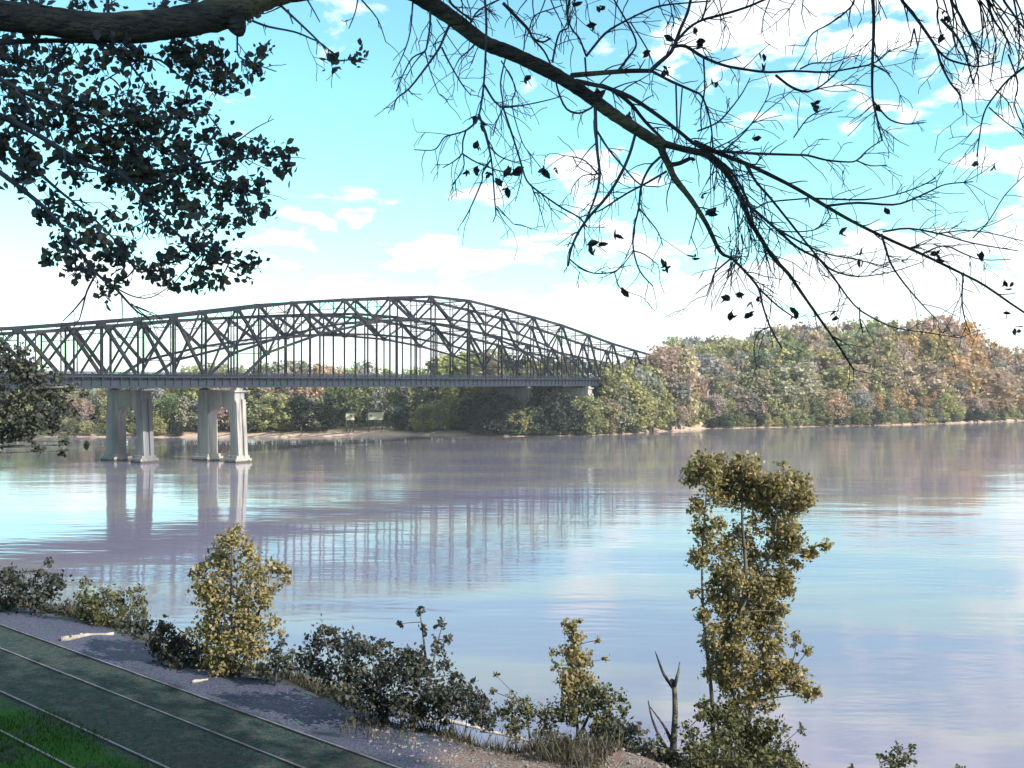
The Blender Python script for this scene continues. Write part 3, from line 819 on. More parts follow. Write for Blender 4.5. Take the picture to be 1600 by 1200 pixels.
clump_plant('sapling_tree', 'bushy yellow-green young tree on the bank in front of the second bridge pier', 'tree',
    [[(372, 1075), (368, 1010), (360, 950), (362, 900), (362, 850)], [(372, 1060), (395, 990), (412, 930), (425, 895)], [(370, 1060), (345, 1000), (330, 940), (322, 900)]],
    [(362, 845, 22), (345, 868, 26), (388, 862, 24), (430, 885, 18), (446, 905, 8), (405, 895, 26), (415, 925, 22), (350, 905, 34), (310, 890, 15), (318, 920, 20), (335, 950, 32), (385, 945, 30), (300, 895, 6, .6),
     (320, 985, 24), (355, 990, 34), (395, 985, 26), (425, 975, 14), (345, 1025, 28), (385, 1020, 30), (360, 1050, 20), (405, 1015, 18), (440, 990, 12, .6), (372, 826, 9, .7), (452, 893, 5, .7)],
    31.5, .12, 'leaf_yellow', 1.0, .07)
clump_plant('leafy_tree', 'tall narrow yellow-green tree with gaps in its crown at the right bank', 'tree',
    [[(1165, 1330), (1160, 1200), (1150, 1100), (1140, 1010), (1165, 940), (1200, 880), (1215, 800), (1225, 740)],
     [(1120, 1330), (1115, 1200), (1113, 1100), (1105, 1020), (1098, 940), (1098, 850), (1105, 760)], [(1160, 1150), (1190, 1080), (1225, 1050), (1262, 1075)], [(1150, 990), (1165, 900), (1160, 820), (1160, 730)], [(1215, 870), (1250, 862), (1292, 848)]],
    fat([(1085, 740, 18), (1110, 735, 22), (1135, 745, 22), (1160, 735, 26), (1185, 755, 22), (1215, 755, 20), (1250, 752, 15), (1248, 775, 18), (1155, 712, 7, .8), (1222, 725, 6), (1262, 778, 10),
     (1125, 775, 20), (1160, 770, 24), (1200, 785, 24), (1235, 795, 20), (1095, 795, 15), (1100, 830, 14), (1095, 870, 15), (1110, 850, 14, .6), (1150, 830, 14, .5), (1180, 820, 12, .5),
     (1220, 825, 22), (1240, 845, 18), (1205, 865, 24), (1175, 880, 18, .7), (1245, 880, 10), (1225, 900, 16), (1140, 880, 14, .6), (1120, 900, 16), (1150, 910, 18),
     (1290, 850, 9), (1272, 860, 9), (1262, 866, 8), (1190, 915, 24), (1165, 940, 22), (1200, 945, 20), (1232, 925, 9), (1110, 930, 12), (1085, 925, 8, .6), (1100, 960, 12), (1225, 955, 10, .6),
     (1180, 970, 20), (1135, 990, 16), (1160, 985, 20), (1115, 990, 14), (1195, 1000, 20, .8), (1215, 985, 14, .5), (1245, 1000, 10, .6), (1125, 1020, 18), (1155, 1025, 24), (1190, 1035, 22, .8), (1225, 1040, 18, .7), (1260, 1020, 9, .6),
     (1150, 1065, 24), (1185, 1070, 22, .7), (1220, 1060, 18, .7), (1245, 1065, 16), (1262, 1078, 13), (1278, 1082, 7), (1170, 1095, 20, .7), (1130, 1060, 14), (1200, 1100, 14, .5), (1150, 1130, 16, .5), (1190, 1150, 20, .5), (1170, 1190, 24, .5), (1130, 860, 20, .6), (1130, 930, 18), (1140, 960, 18), (1215, 915, 16), (1170, 850, 18, .6), (1120, 820, 14, .7), (1215, 1015, 16, .7), (1105, 1010, 12), (1135, 1040, 18), (1110, 1050, 10, .7)], 1.18),
    29.0, .105, 'leaf_yellow', 1.7, .08)
clump_plant('slender_tree', 'small slender yellow-green tree standing between the dark shrubs and the tall tree', 'tree',
    [[(905, 1180), (900, 1100), (898, 1040), (893, 980)], [(905, 1150), (930, 1100), (950, 1080)]],
    [(893, 985, 14), (898, 1002, 16), (890, 1022, 18), (908, 1030, 18), (900, 1050, 22), (885, 1062, 16), (915, 1065, 18), (900, 1085, 22), (862, 1018, 9, .5), (935, 1000, 6, .4), (945, 1030, 5, .4), (868, 1040, 8, .5), (882, 975, 5, .5), (905, 970, 5, .5)],
    28.0, .10, 'leaf_yellow', 1.3, .05)
clump_plant('shrub', 'grey-green shrub at the foot of the slender tree, right side', 'shrub', [[(940, 1180), (945, 1120), (948, 1085)]],
    [(935, 1085, 20), (955, 1095, 22), (925, 1110, 24), (960, 1125, 22), (900, 1120, 24), (940, 1145, 28), (975, 1110, 10)], 27.5, .10, 'leaf_olive', .8, .04)
clump_plant('shrub', 'olive shrub with pinkish leaves left of the slender tree', 'shrub', [[(830, 1180), (825, 1130), (815, 1100)]],
    [(800, 1095, 14, .7), (820, 1110, 20), (850, 1115, 20), (785, 1115, 16), (875, 1115, 18), (810, 1135, 22), (850, 1145, 20), (770, 1080, 6, .6), (775, 1055, 5, .4)], 27.5, .10, 'leaf_olive', .8, .04)
clump_plant('shrub', 'large dark shrub with spiky leafy shoots in the middle of the near bank', 'shrub',
    [[(600, 1130), (590, 1060), (570, 1010)], [(640, 1130), (670, 1060), (685, 1000), (695, 965)], [(560, 1110), (520, 1040), (505, 985)], [(670, 1080), (662, 1000), (655, 948)]],
    [(508, 985, 16), (495, 1005, 20), (525, 1000, 20), (550, 1010, 22), (580, 1015, 22), (500, 1040, 28), (545, 1045, 32), (600, 1040, 32), (640, 1025, 22), (625, 1060, 34), (580, 1080, 36), (660, 1050, 24), (670, 1085, 30), (640, 1100, 32), (700, 1080, 24), (720, 1100, 20),
     (656, 955, 8, .7), (662, 985, 8, .7), (688, 975, 9, .6), (700, 1000, 10, .7), (682, 1010, 12), (693, 1035, 14), (625, 975, 5, .5), (712, 1055, 12), (745, 1090, 14), (740, 1065, 6, .5), (480, 1030, 16), (600, 1110, 30), (550, 1085, 30)],
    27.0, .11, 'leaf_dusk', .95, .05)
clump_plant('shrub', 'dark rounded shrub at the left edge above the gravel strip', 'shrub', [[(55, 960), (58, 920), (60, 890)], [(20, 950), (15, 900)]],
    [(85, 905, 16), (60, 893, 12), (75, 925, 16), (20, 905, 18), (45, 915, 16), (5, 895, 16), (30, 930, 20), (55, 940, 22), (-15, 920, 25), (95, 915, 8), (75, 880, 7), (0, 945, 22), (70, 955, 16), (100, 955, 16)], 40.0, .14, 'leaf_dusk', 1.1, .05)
clump_plant('shrub', 'low yellow-green bush right of the dark shrub on the left bank', 'shrub', [[(170, 990), (165, 950), (160, 920)], [(190, 990), (205, 950), (215, 925)]],
    [(132, 912, 10, .8), (130, 935, 14), (155, 940, 18), (165, 925, 12, .8), (185, 940, 18), (210, 925, 12, .8), (215, 945, 14), (150, 960, 18), (190, 965, 18), (225, 960, 12), (170, 975, 22), (130, 955, 14), (210, 975, 16)], 38.0, .12, 'leaf_olive', .9, .04)
clump_plant('shrub', 'pale olive bush between the bushy young tree and the dark middle shrub', 'shrub', [[(430, 1070), (435, 1030), (440, 1000)]],
    [(425, 1015, 14, .8), (440, 1000, 10, .7), (430, 1035, 18), (450, 1040, 16), (415, 1045, 18), (455, 1020, 8, .6)], 30.0, .11, 'leaf_shrub', .8, .04)
clump_plant('shrub', 'grey bush at the foot of the tall narrow tree', 'shrub', [[(1080, 1260), (1080, 1190), (1075, 1140)], [(1220, 1260), (1230, 1200)]],
    [(1075, 1140, 16, .8), (1095, 1120, 14, .7), (1080, 1165, 24), (1115, 1160, 24), (1050, 1185, 24), (1100, 1195, 30), (1150, 1190, 28), (1200, 1190, 26), (1230, 1195, 20), (1005, 1185, 20, .8), (1020, 1170, 14, .7)], 27.0, .10, 'leaf_olive', .7, .05)
clump_plant('shrub', 'small shrub rising into the bottom edge left of the right corner', 'shrub', [[(1405, 1290), (1405, 1220), (1402, 1175)]],
    [(1405, 1170, 10, .7), (1395, 1190, 14), (1415, 1188, 14), (1425, 1168, 6, .5), (1378, 1182, 7, .5), (1330, 1200, 6, .5), (1500, 1202, 8), (1400, 1215, 24)], 27.0, .10, 'leaf_olive', .8, .04)
clump_plant('shade_tree', 'dark-leaved tree hanging over the water at the left edge before the bridge', 'tree',
    [[(-90, 960), (-80, 800), (-60, 700), (-50, 600), (-40, 540)], [(-60, 680), (0, 640), (50, 610), (100, 605)], [(-60, 720), (0, 680), (40, 660), (80, 680)]],
    [(-20, 560, 26), (10, 560, 22), (35, 560, 20), (20, 590, 28), (60, 585, 22), (90, 592, 14, .8), (45, 615, 28), (80, 615, 22), (110, 605, 12, .7), (20, 640, 30), (60, 645, 26), (100, 635, 16, .8), (85, 665, 14, .9), (30, 665, 22), (-20, 620, 40), (-20, 680, 36),
     (45, 685, 12, .8), (60, 700, 8, .7), (100, 690, 8, .8), (95, 705, 7, .7), (135, 695, 5, .6), (15, 680, 16), (0, 540, 12, .7), (-60, 560, 40), (130, 615, 7, .5), (145, 650, 6, .4), (120, 650, 10, .5)],
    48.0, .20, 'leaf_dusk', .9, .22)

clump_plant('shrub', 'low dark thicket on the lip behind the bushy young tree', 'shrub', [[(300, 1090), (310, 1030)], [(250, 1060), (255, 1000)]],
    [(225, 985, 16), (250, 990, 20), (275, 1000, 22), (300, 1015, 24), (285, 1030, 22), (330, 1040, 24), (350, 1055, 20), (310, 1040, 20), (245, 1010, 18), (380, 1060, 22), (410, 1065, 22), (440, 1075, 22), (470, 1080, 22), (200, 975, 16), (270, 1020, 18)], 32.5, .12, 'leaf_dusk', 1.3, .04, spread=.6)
clump_plant('shrub', 'dark low shrub right of the dark spiky one, sloping to the littered ground', 'shrub', [[(720, 1190), (730, 1120)], [(780, 1190), (790, 1140)]],
    [(700, 1110, 22), (735, 1115, 22), (765, 1120, 18), (660, 1115, 22), (720, 1085, 16), (755, 1100, 14), (690, 1095, 20)], 26.4, .10, 'leaf_dusk', 1.2, .04, spread=.6)
clump_plant('shrub', 'grey-olive thicket filling the bank between the slender tree and the dead tree', 'shrub', [[(960, 1260), (965, 1160)], [(1010, 1260), (1005, 1190)], [(900, 1240), (900, 1160)]],
    [(900, 1160, 26), (940, 1170, 28), (975, 1165, 26), (1000, 1185, 26), (985, 1140, 20), (960, 1145, 22), (1030, 1190, 24), (870, 1165, 22), (840, 1170, 18), (1020, 1165, 14, .7), (960, 1200, 28), (1060, 1205, 24), (920, 1200, 26)], 26.8, .11, 'leaf_shrub', 1.2, .05, spread=.7)
clump_plant('shrub', 'dense grey-olive undergrowth round the base of the tall narrow tree', 'shrub', [[(1150, 1290), (1150, 1180)], [(1200, 1290), (1205, 1180)], [(1100, 1290), (1095, 1190)]],
    [(1120, 1120, 20), (1150, 1110, 22), (1135, 1145, 26), (1170, 1150, 28), (1205, 1140, 20, .8), (1195, 1170, 28), (1150, 1185, 30), (1105, 1180, 26), (1080, 1195, 24), (1230, 1180, 20, .8), (1240, 1200, 22), (1195, 1205, 28), (1120, 1210, 30), (1250, 1140, 8, .5), (1100, 1100, 14, .8)], 28.2, .105, 'leaf_olive', 1.3, .05, spread=.7)

# broken dead trunk beside the tall tree
root = empty('dead_tree'); Zd_ = 27.5
mb = MB()
mb.tube(curve([P(1050, 1260, Zd_), P(1052, 1170, Zd_), P(1055, 1115, Zd_), P(1053, 1070, Zd_), P(1048, 1062, Zd_)], 4), list(np.linspace(.12, .045, 17)), 8)
mb.build('trunk', M['bark'], root, True)
for pl in ([(1052, 1075), (1038, 1055), (1030, 1035), (1024, 1018)], [(1054, 1072), (1060, 1050), (1062, 1035)], [(1048, 1180), (1030, 1150), (1018, 1120), (1013, 1095)], [(1050, 1160), (1038, 1135), (1016, 1105)]):
    t_ = MB(); t_.tube(curve([P(x, y, Zd_+random.uniform(-.2, .2)) for x, y in pl], 3), list(np.linspace(.055, .015, 3*(len(pl)-1)+1)), 6); t_.build('branch', M['bark'], root, True)
reparent_origin(root, tuple(P(1050, 1260, Zd_)))
tag(root, 'bare broken dead tree with forked stubs left of the tall narrow tree', 'dead tree')

# driftwood and stones on the bench lip
def on_ground(px, py):
    """march the ray of a photo pixel to the near bank"""
    d = P(px, py, 1.0) - np.array((0, 0, H))
    for Z in np.arange(12, 60, .1):
        p = np.array((0, 0, H)) + d*Z
        if p[2] < float(bank_z(p[0], p[1])): return Z
    return 40
def glog(x0, y0, x1, y1, r, lab, tw=2):
    log(x0, y0, on_ground(x0, y0)-.12, x1, y1, on_ground(x1, y1)-.12, r, lab, twigs=tw)
glog(95, 1001, 178, 991, .13, 'long pale driftwood log across the gravel strip at left', 2)
glog(308, 1043, 345, 1040, .07, 'short pale stick left of the other sticks by the young tree', 1)
glog(352, 1048, 382, 1052, .07, 'short pale stick in the middle of the sticks by the young tree', 1)
glog(385, 1057, 420, 1062, .07, 'pale stick closest to the dark middle shrub', 1)
glog(300, 1066, 325, 1062, .06, 'small pale stick lying lowest on the gravel strip', 0)
glog(655, 1122, 765, 1143, .10, 'dark-shadowed long log at the top of the littered ground', 3)
glog(750, 1141, 850, 1166, .08, 'thin log continuing right of the longer one on the littered ground', 2)
glog(452, 1052, 476, 1012, .06, 'pale leaning branch between the young tree and the dark shrub', 2)

# stones and flood litter on the right part of the bench (uncountable)
mb = MB()
for i in range(1700):
    u = rng.uniform(-20, -5); v = rng.uniform(16.7, 21.5)
    x, y, _ = uv(u, v, 0); z = float(bank_z(x, y)); s_ = rng.uniform(.02, .07)
    V8 = rng.normal(size=(6, 3))*.15 + np.array([(1, 0, 0), (-1, 0, 0), (0, 1, 0), (0, -1, 0), (0, 0, .7), (0, 0, -.5)])
    mb.add(V8*s_ + np.array((x, y, z)), [(0, 2, 4), (2, 1, 4), (1, 3, 4), (3, 0, 4), (2, 0, 5), (1, 2, 5), (3, 1, 5), (0, 3, 5)])
tag(mb.build('pebbles', M['stone']), 'pale stones and flood litter on the right of the bench', 'stones', kind='stuff')
def grass(name, mat, n, ur, vr, h, label, keep=None):
    u = rng.uniform(*ur, n); v = rng.uniform(*vr, n)
    x = u*TU[0]+v*NV[0]; y = u*TU[1]+v*NV[1]
    k = hnoise(x*1.1, y*1.1) + rng.uniform(-.4, .4, n) > (keep if keep is not None else -9)
    x, y = x[k], y[k]; n = len(x); z = bank_z(x, y)
    a_ = rng.uniform(0, 6.28, n); hh = h*rng.uniform(.4, 1.3, n); lean = rng.normal(size=(n, 2))*hh[:, None]*.4; w = .012+.02*hh
    V = np.empty((n, 3, 3)); V[:, 0] = np.stack([x-w*np.cos(a_), y-w*np.sin(a_), z-.02], 1); V[:, 1] = np.stack([x+w*np.cos(a_), y+w*np.sin(a_), z-.02], 1)
    V[:, 2] = np.stack([x+lean[:, 0], y+lean[:, 1], z+hh], 1)
    me_ = fast_mesh(name, V.reshape(-1, 3), np.arange(n*3).reshape(n, 3), M[mat])
    o_ = bpy.data.objects.new(name, me_); col.objects.link(o_); tag(o_, label, 'grass', kind='stuff')
M['grass'] = leafmat('green_grass', [(.012, .065, .008), (.028, .10, .014), (.035, .07, .02)], .2)
M['weeds'] = leafmat('bank_weeds', [(.04, .05, .035), (.09, .085, .05), (.16, .13, .09), (.05, .055, .05)], .2)
grass('grass', 'grass', 26000, (-48, -14), (8.5, 12.9), .16, 'short green grass growing between and beside the inland rails', 0.0)
grass('weeds', 'weeds', 60000, (-60, -14), (18.7, 24), .42, 'tall dull weeds along the lip of the bank')
grass('weeds', 'weeds', 9000, (-21, -5), (16.9, 19.5), .20, 'sparse dry weeds on the littered ground', .1)

# ------------------------------------------------------------------ overhanging tree (limb, branches, twigs, leaves)
root = empty('overhanging_tree')
def depth_at(x): return float(np.interp(x, [-400, 0, 400, 700, 1100, 1600], [5.6, 6.3, 7.0, 7.6, 8.6, 10.2]))
def pxtube(mb, pts, w0, w1, k=6, zoff=0.0, n=3, jit=0.0):
    """pts px polyline; widths in px (diameter)"""
    W3 = []
    for i, p in enumerate(pts):
        z = depth_at(p[0]) + zoff*(i/max(1, len(pts)-1)) ** 1.0
        W3.append(P(p[0], p[1], z))
    c = curve(W3, n)
    ws = np.linspace(w0, w1, len(c)) if not isinstance(w0, (list, tuple)) else np.interp(np.linspace(0, 1, len(c)), np.linspace(0, 1, len(w0)), w0)
    rad = [max(.0013, w/2/F*depth_at(800+F*p[0]/p[1])) for w, p in zip(ws, c)]
    if jit: rad = [r*random.uniform(1-jit, 1+jit) for r in rad]
    mb.tube(c, rad, k)
    return c
limb_px = [(-420, -60), (-250, -25), (-120, 5), (0, 24), (70, 32), (150, 43), (220, 42), (290, 33), (350, 20), (400, 0), (450, -14), (530, -20), (600, -22), (640, -14), (667, 2), (708, 30), (756, 66), (798, 83), (845, 105), (875, 121), (902, 138), (930, 158), (960, 180), (1000, 206), (1035, 228)]
limb_w = [58, 52, 48, 46, 46, 47, 47, 46, 50, 44, 38, 34, 31, 29, 28, 26, 24, 23, 22, 22, 21, 20, 20, 19, 18, 17]
lm = MB()
W3 = [P(x, y, depth_at(x)) for x, y in limb_px]
c = curve(W3, 6); ws = np.interp(np.linspace(0, 1, len(c)), np.linspace(0, 1, len(limb_w)), limb_w)
lm.tube(c, [w/2/F*depth_at(800+F*p[0]/max(p[1], 1))*random.uniform(.95, 1.06) for w, p in zip(ws, c)], 14)
limb_curve = c
tb = P(-420, -60, 5.6)
lm.tube(curve([(-8.6, 4.6, 19.5), (-8.3, 4.8, 22.5), tuple((np.array((-8.0, 5.0, 25.0)))), tuple(tb + np.array((-1.2, -.1, -.6))), tuple(tb)], 4), list(np.linspace(.55, .12, 17)), 14)
lm.tube(curve([(-8.1, 4.9, 24.6), (-8.6, 5.4, 28), (-9.4, 5.8, 33)], 4), list(np.linspace(.36, .12, 9)), 10)
# knob under the limb
kp = [P(365, 30, 6.93), P(372, 44, 6.9), P(376, 56, 6.9)]
lm.tube(curve(kp, 3), [.075, .072, .066, .058, .05, .04, .024], 10)
lm.build('limb', M['bark'], root, True)

BR = [  # traced branches: (points, start width px, end width px, depth offset)
 ([(1030, 224), (1036, 240), (1045, 258), (1055, 280), (1080, 312), (1105, 352), (1125, 393), (1143, 403)], 15, 5, -.2),
 ([(1143, 403), (1165, 425), (1185, 450), (1191, 475), (1203, 510), (1222, 545)], 5, 2.5, -.1),
 ([(1185, 450), (1215, 478), (1242, 497)], 3.5, 2, 0),
 ([(1143, 403), (1118, 425), (1112, 440), (1104, 462)], 4, 1.8, .1),
 ([(1028, 222), (1068, 233), (1098, 240), (1118, 253), (1140, 277), (1160, 315), (1172, 345), (1190, 375), (1210, 405), (1232, 428), (1252, 457), (1280, 497), (1310, 540), (1334, 578)], 13, 3, .3),
 ([(1045, 258), (1062, 255), (1078, 248), (1085, 250)], 9, 5, 0),
 ([(1085, 222), (1120, 238), (1150, 250), (1168, 257), (1200, 272), (1245, 295), (1290, 322), (1330, 345), (1380, 370), (1440, 397), (1500, 426), (1540, 447), (1600, 488), (1660, 520)], 9, 3.2, .5),
 ([(1165, 258), (1182, 285), (1204, 310), (1240, 355), (1272, 395), (1300, 430), (1335, 477), (1370, 500), (1402, 513), (1450, 520), (1500, 528)], 5, 1.6, .4),
 ([(1160, 315), (1178, 328), (1212, 357), (1245, 386), (1280, 405), (1300, 422), (1340, 432), (1392, 425), (1440, 410)], 6, 1.6, .3),
 ([(1212, 357), (1250, 378), (1290, 396), (1340, 406), (1392, 419)], 4, 1.8, .2),
 ([(1212, 357), (1230, 362), (1270, 360), (1290, 348), (1300, 333)], 3, 1.6, .1),
 ([(1118, 236), (1180, 240), (1240, 242), (1262, 243), (1290, 250), (1320, 253), (1338, 251), (1356, 234), (1378, 219)], 5, 2, .4),
 ([(1338, 251), (1360, 259), (1386, 258)], 2.6, 1.6, 0),
 ([(1290, 322), (1340, 317), (1395, 320), (1424, 312), (1455, 298), (1478, 288), (1520, 284)], 5, 2, .3),
 ([(1262, 310), (1200, 316), (1180, 326), (1165, 318)], 3, 2, .1),
 ([(1270, 310), (1350, 312), (1400, 304), (1440, 290), (1462, 278)], 3.5, 1.8, .2),
 ([(1380, 362), (1420, 357), (1470, 366), (1520, 380), (1590, 392)], 4, 1.8, .3),
 ([(1465, 365), (1510, 360), (1550, 365), (1600, 377)], 2.6, 1.6, .2),
 ([(1440, 397), (1475, 384), (1505, 396), (1535, 406), (1580, 405)], 3, 1.6, .2),
 ([(1520, 372), (1545, 345), (1570, 305), (1600, 275)], 2.4, 1.4, .2),
 ([(1377, 366), (1385, 392), (1393, 414), (1412, 442), (1440, 475), (1466, 502)], 5, 1.6, .3),
 ([(1505, 426), (1503, 470), (1508, 500), (1516, 520)], 2.8, 1.6, 0),
 ([(1270, 495), (1295, 487), (1315, 486)], 2, 1.4, 0), ([(1343, 480), (1344, 505), (1349, 520)], 2.4, 1.6, 0),
 ([(1204, 510), (1185, 520), (1178, 545), (1182, 572)], 2.2, 1.5, 0),
 ([(893, 118), (940, 114), (985, 111), (1018, 111)], 9, 7, .2),
 ([(1015, 112), (1030, 98), (1046, 84), (1054, 70), (1062, 48), (1074, 20), (1080, -5)], 8, 4.5, -.2),
 ([(1054, 68), (1075, 45), (1096, 32), (1125, 24), (1165, 12), (1205, -5)], 5, 4, .2),
 ([(1096, 32), (1102, 15), (1106, -8)], 4, 3, 0),
 ([(1055, 72), (1072, 73), (1098, 89), (1130, 102), (1160, 108), (1200, 113), (1240, 111), (1290, 113), (1330, 107), (1362, 100), (1378, 90), (1391, 77)], 6, 2, .3),
 ([(1212, 118), (1238, 137), (1262, 143), (1285, 133), (1308, 112), (1318, 95)], 4.5, 2, .2),
 ([(1262, 143), (1300, 135), (1335, 132), (1362, 136)], 2.5, 1.4, .2),
 ([(1250, 108), (1270, 99), (1300, 98), (1325, 90), (1345, 86)], 3, 1.5, .1),
 ([(1020, 112), (1048, 127), (1082, 142), (1096, 150), (1106, 175), (1112, 205), (1114, 240)], 5, 2.5, .1),
 ([(966, 110), (988, 82), (994, 68), (988, 50), (978, 32), (965, 10), (955, -8)], 4, 2.6, .2),
 ([(916, 88), (945, 53), (975, 34), (1010, 17), (1034, 9), (1070, 5), (1110, 2)], 4.5, 2.6, .2),
 ([(916, 88), (905, 60), (893, 45), (887, 22), (892, -8)], 3.6, 2.4, -.1),
 ([(863, 98), (868, 72), (875, 50), (888, 43), (886, 20), (890, -6)], 4, 2.4, -.1),
 ([(914, 90), (916, 118)], 3.5, 3, 0),
 ([(1099, 89), (1101, 140), (1095, 170), (1096, 205)], 3.4, 2.4, .1),
 ([(1056, 131), (1058, 205)], 3.2, 2.6, 0), ([(1066, 136), (1060, 215)], 2.4, 2, 0),
 ([(985, 35), (1010, 75), (1020, 100)], 2.6, 2, 0),
 ([(900, 127), (925, 132), (955, 140), (985, 162), (1008, 190), (1040, 222)], 9, 5, .5),
 ([(940, 134), (985, 152), (1030, 182), (1060, 205), (1085, 225), (1110, 240), (1145, 272), (1170, 318), (1176, 345)], 8, 4, .6),
 ([(1090, 205), (1120, 192), (1140, 172), (1160, 145), (1172, 122)], 3.4, 1.8, .2),
 ([(1130, 235), (1165, 205), (1195, 160), (1205, 130)], 2.6, 1.6, .2), ([(1110, 235), (1150, 215), (1190, 180), (1240, 140)], 2.4, 1.5, .2),
 ([(1240, 215), (1262, 185), (1285, 172), (1296, 170)], 2.6, 1.6, .1),
 ([(930, 168), (931, 200), (933, 235), (937, 275), (930, 308), (918, 338), (912, 352)], 6.5, 3.2, -.3),
 ([(933, 205), (950, 232), (975, 262), (1000, 288), (1030, 292)], 3.8, 2, -.2),
 ([(925, 168), (905, 177), (885, 170), (873, 145), (868, 125)], 4, 3, -.1),
 ([(992, 212), (984, 240), (972, 268), (950, 305), (918, 342), (900, 370), (891, 395), (888, 415)], 6, 3.6, -.4),
 ([(890, 405), (905, 417), (928, 427), (958, 425), (972, 415)], 2.8, 2, -.1),
 ([(1031, 246), (1015, 262), (1002, 290), (998, 325), (990, 360), (990, 392), (1000, 424), (1020, 447)], 5, 2, -.3),
 ([(1041, 268), (1012, 285), (980, 302), (955, 318), (935, 330), (905, 340)], 4.4, 2, -.2),
 ([(998, 325), (1015, 345), (1029, 364), (1036, 385)], 2.8, 1.5, 0),
 ([(990, 392), (1008, 398), (1028, 414)], 2.4, 1.6, 0), ([(960, 425), (966, 445), (974, 456)], 2, 1.5, 0), ([(990, 392), (975, 412), (962, 425)], 2.4, 1.6, 0),
 ([(937, 275), (915, 252), (895, 245), (878, 243)], 3, 1.5, 0), ([(935, 272), (910, 275), (895, 292), (892, 305)], 2.2, 1.4, 0), ([(895, 245), (905, 262), (930, 274)], 2, 1.4, 0),
 ([(757, -5), (760, 40), (758, 100), (755, 140), (749, 178), (742, 192), (728, 204), (705, 211), (694, 215), (683, 231), (672, 235), (647, 234)], 5, 1.6, -.5),
 ([(728, 204), (723, 222), (722, 240), (708, 253), (692, 262)], 3.4, 1.8, -.1), ([(722, 240), (745, 254), (780, 267), (795, 268)], 3, 1.5, -.1), ([(724, 240), (724, 265), (705, 290)], 2.5, 1.4, 0),
 ([(748, 178), (757, 205), (766, 240), (770, 270), (772, 300), (775, 335)], 4.4, 2.4, -.2),
 ([(775, 335), (770, 348)], 2.2, 1.6, 0), ([(775, 325), (790, 350)], 2.2, 1.4, 0), ([(776, 322), (802, 350)], 2.2, 1.4, 0),
 ([(768, 248), (754, 270), (753, 283), (735, 325), (723, 347)], 3.4, 2, -.1),
 ([(766, 230), (780, 244), (800, 252), (815, 256)], 2.8, 1.6, 0),
 ([(755, 130), (770, 155), (778, 163), (785, 168), (815, 165), (850, 158), (880, 150)], 4, 1.6, -.2),
 ([(785, 165), (795, 195), (808, 235), (816, 262), (822, 280), (832, 292), (856, 310), (880, 326), (905, 340), (917, 355)], 3.6, 2.6, -.3),
 ([(790, 90), (782, 130), (786, 165), (776, 190), (770, 212)], 3, 2.2, -.1),
 ([(783, 95), (795, 115), (806, 140), (800, 165), (815, 220), (828, 240), (845, 262)], 2.4, 1.4, -.1),
 ([(816, 270), (812, 290), (805, 315)], 2.2, 1.4, 0), ([(830, 290), (842, 320), (852, 357)], 2.2, 1.3, 0), ([(845, 302), (860, 325), (876, 343)], 1.8, 1.3, 0),
 ([(672, 10), (672, 40), (668, 65), (664, 80), (645, 90), (632, 112), (619, 143)], 4.4, 1.8, -.2),
 ([(664, 80), (648, 98), (632, 125)], 2.8, 1.6, 0), ([(664, 80), (672, 110), (685, 146)], 2.6, 1.4, 0),
 ([(703, 38), (694, 58), (686, 76), (668, 102), (640, 138), (620, 154), (615, 172)], 5, 2.2, -.2),
 ([(638, 140), (645, 149)], 2.2, 1.6, 0), ([(690, 74), (702, 98), (722, 132), (735, 148)], 3.6, 1.6, 0),
 ([(645, 4), (641, 50), (630, 85), (612, 121)], 3.4, 1.4, -.1),
 ([(745, 66), (732, 80), (718, 92), (708, 112)], 3.4, 1.6, 0), ([(682, 30), (695, 50), (712, 75), (725, 92)], 2, 1.2, 0),
 ([(700, -5), (715, 15), (732, 28), (738, 35)], 5, 3, 0), ([(735, 35), (750, 15), (790, -5)], 3, 3, 0),
 ([(786, 5), (812, 32), (826, 47), (833, 60), (848, 66), (860, 60)], 6, 3, .2), ([(832, 60), (850, 80), (860, 100)], 3.6, 3, .1), ([(826, 50), (835, 25), (860, 15), (880, 8)], 2.6, 1.8, 0),
 ([(1363, -5), (1365, 40), (1363, 98), (1363, 150), (1370, 185), (1378, 220)], 8, 2.4, -.8),
 ([(1364, 158), (1378, 175), (1392, 188), (1415, 194), (1443, 192)], 3.4, 1.8, 0),
 ([(1362, 100), (1380, 110), (1390, 115)], 3, 2, 0),
 ([(1336, -5), (1322, 18), (1295, 38), (1270, 52), (1257, 72)], 4, 2, -.2),
 ([(1405, -8), (1425, 20), (1445, 48), (1463, 76), (1470, 100), (1485, 130), (1500, 150), (1505, 180)], 7, 2, -.8),
 ([(1463, 76), (1480, 92), (1505, 100), (1530, 104), (1562, 96)], 4, 2, -.2), ([(1428, 45), (1422, 72)], 3, 2, 0), ([(1428, 45), (1434, 74)], 3, 2, 0),
 ([(1483, -8), (1500, 25), (1515, 55), (1526, 80), (1528, 105), (1520, 128)], 6, 2.2, -.8),
 ([(1470, 30), (1495, 58), (1508, 85), (1515, 110), (1520, 130)], 5, 2, -.5),
 ([(1540, -8), (1552, 30), (1566, 50), (1577, 70)], 5, 2.4, -.8), ([(1600, 105), (1575, 125), (1560, 142), (1543, 165), (1535, 185), (1530, 215), (1526, 245)], 4, 1.8, -.3),
 ([(1565, -8), (1580, 18), (1600, 45)], 5, 3, -.8), ([(1575, 85), (1590, 130), (1585, 165), (1602, 205)], 3, 1.8, -.2), ([(1545, 168), (1570, 190), (1600, 212)], 2.4, 1.6, 0),
 ([(1555, 140), (1575, 160), (1585, 185)], 2.4, 1.5, 0),
 # left side
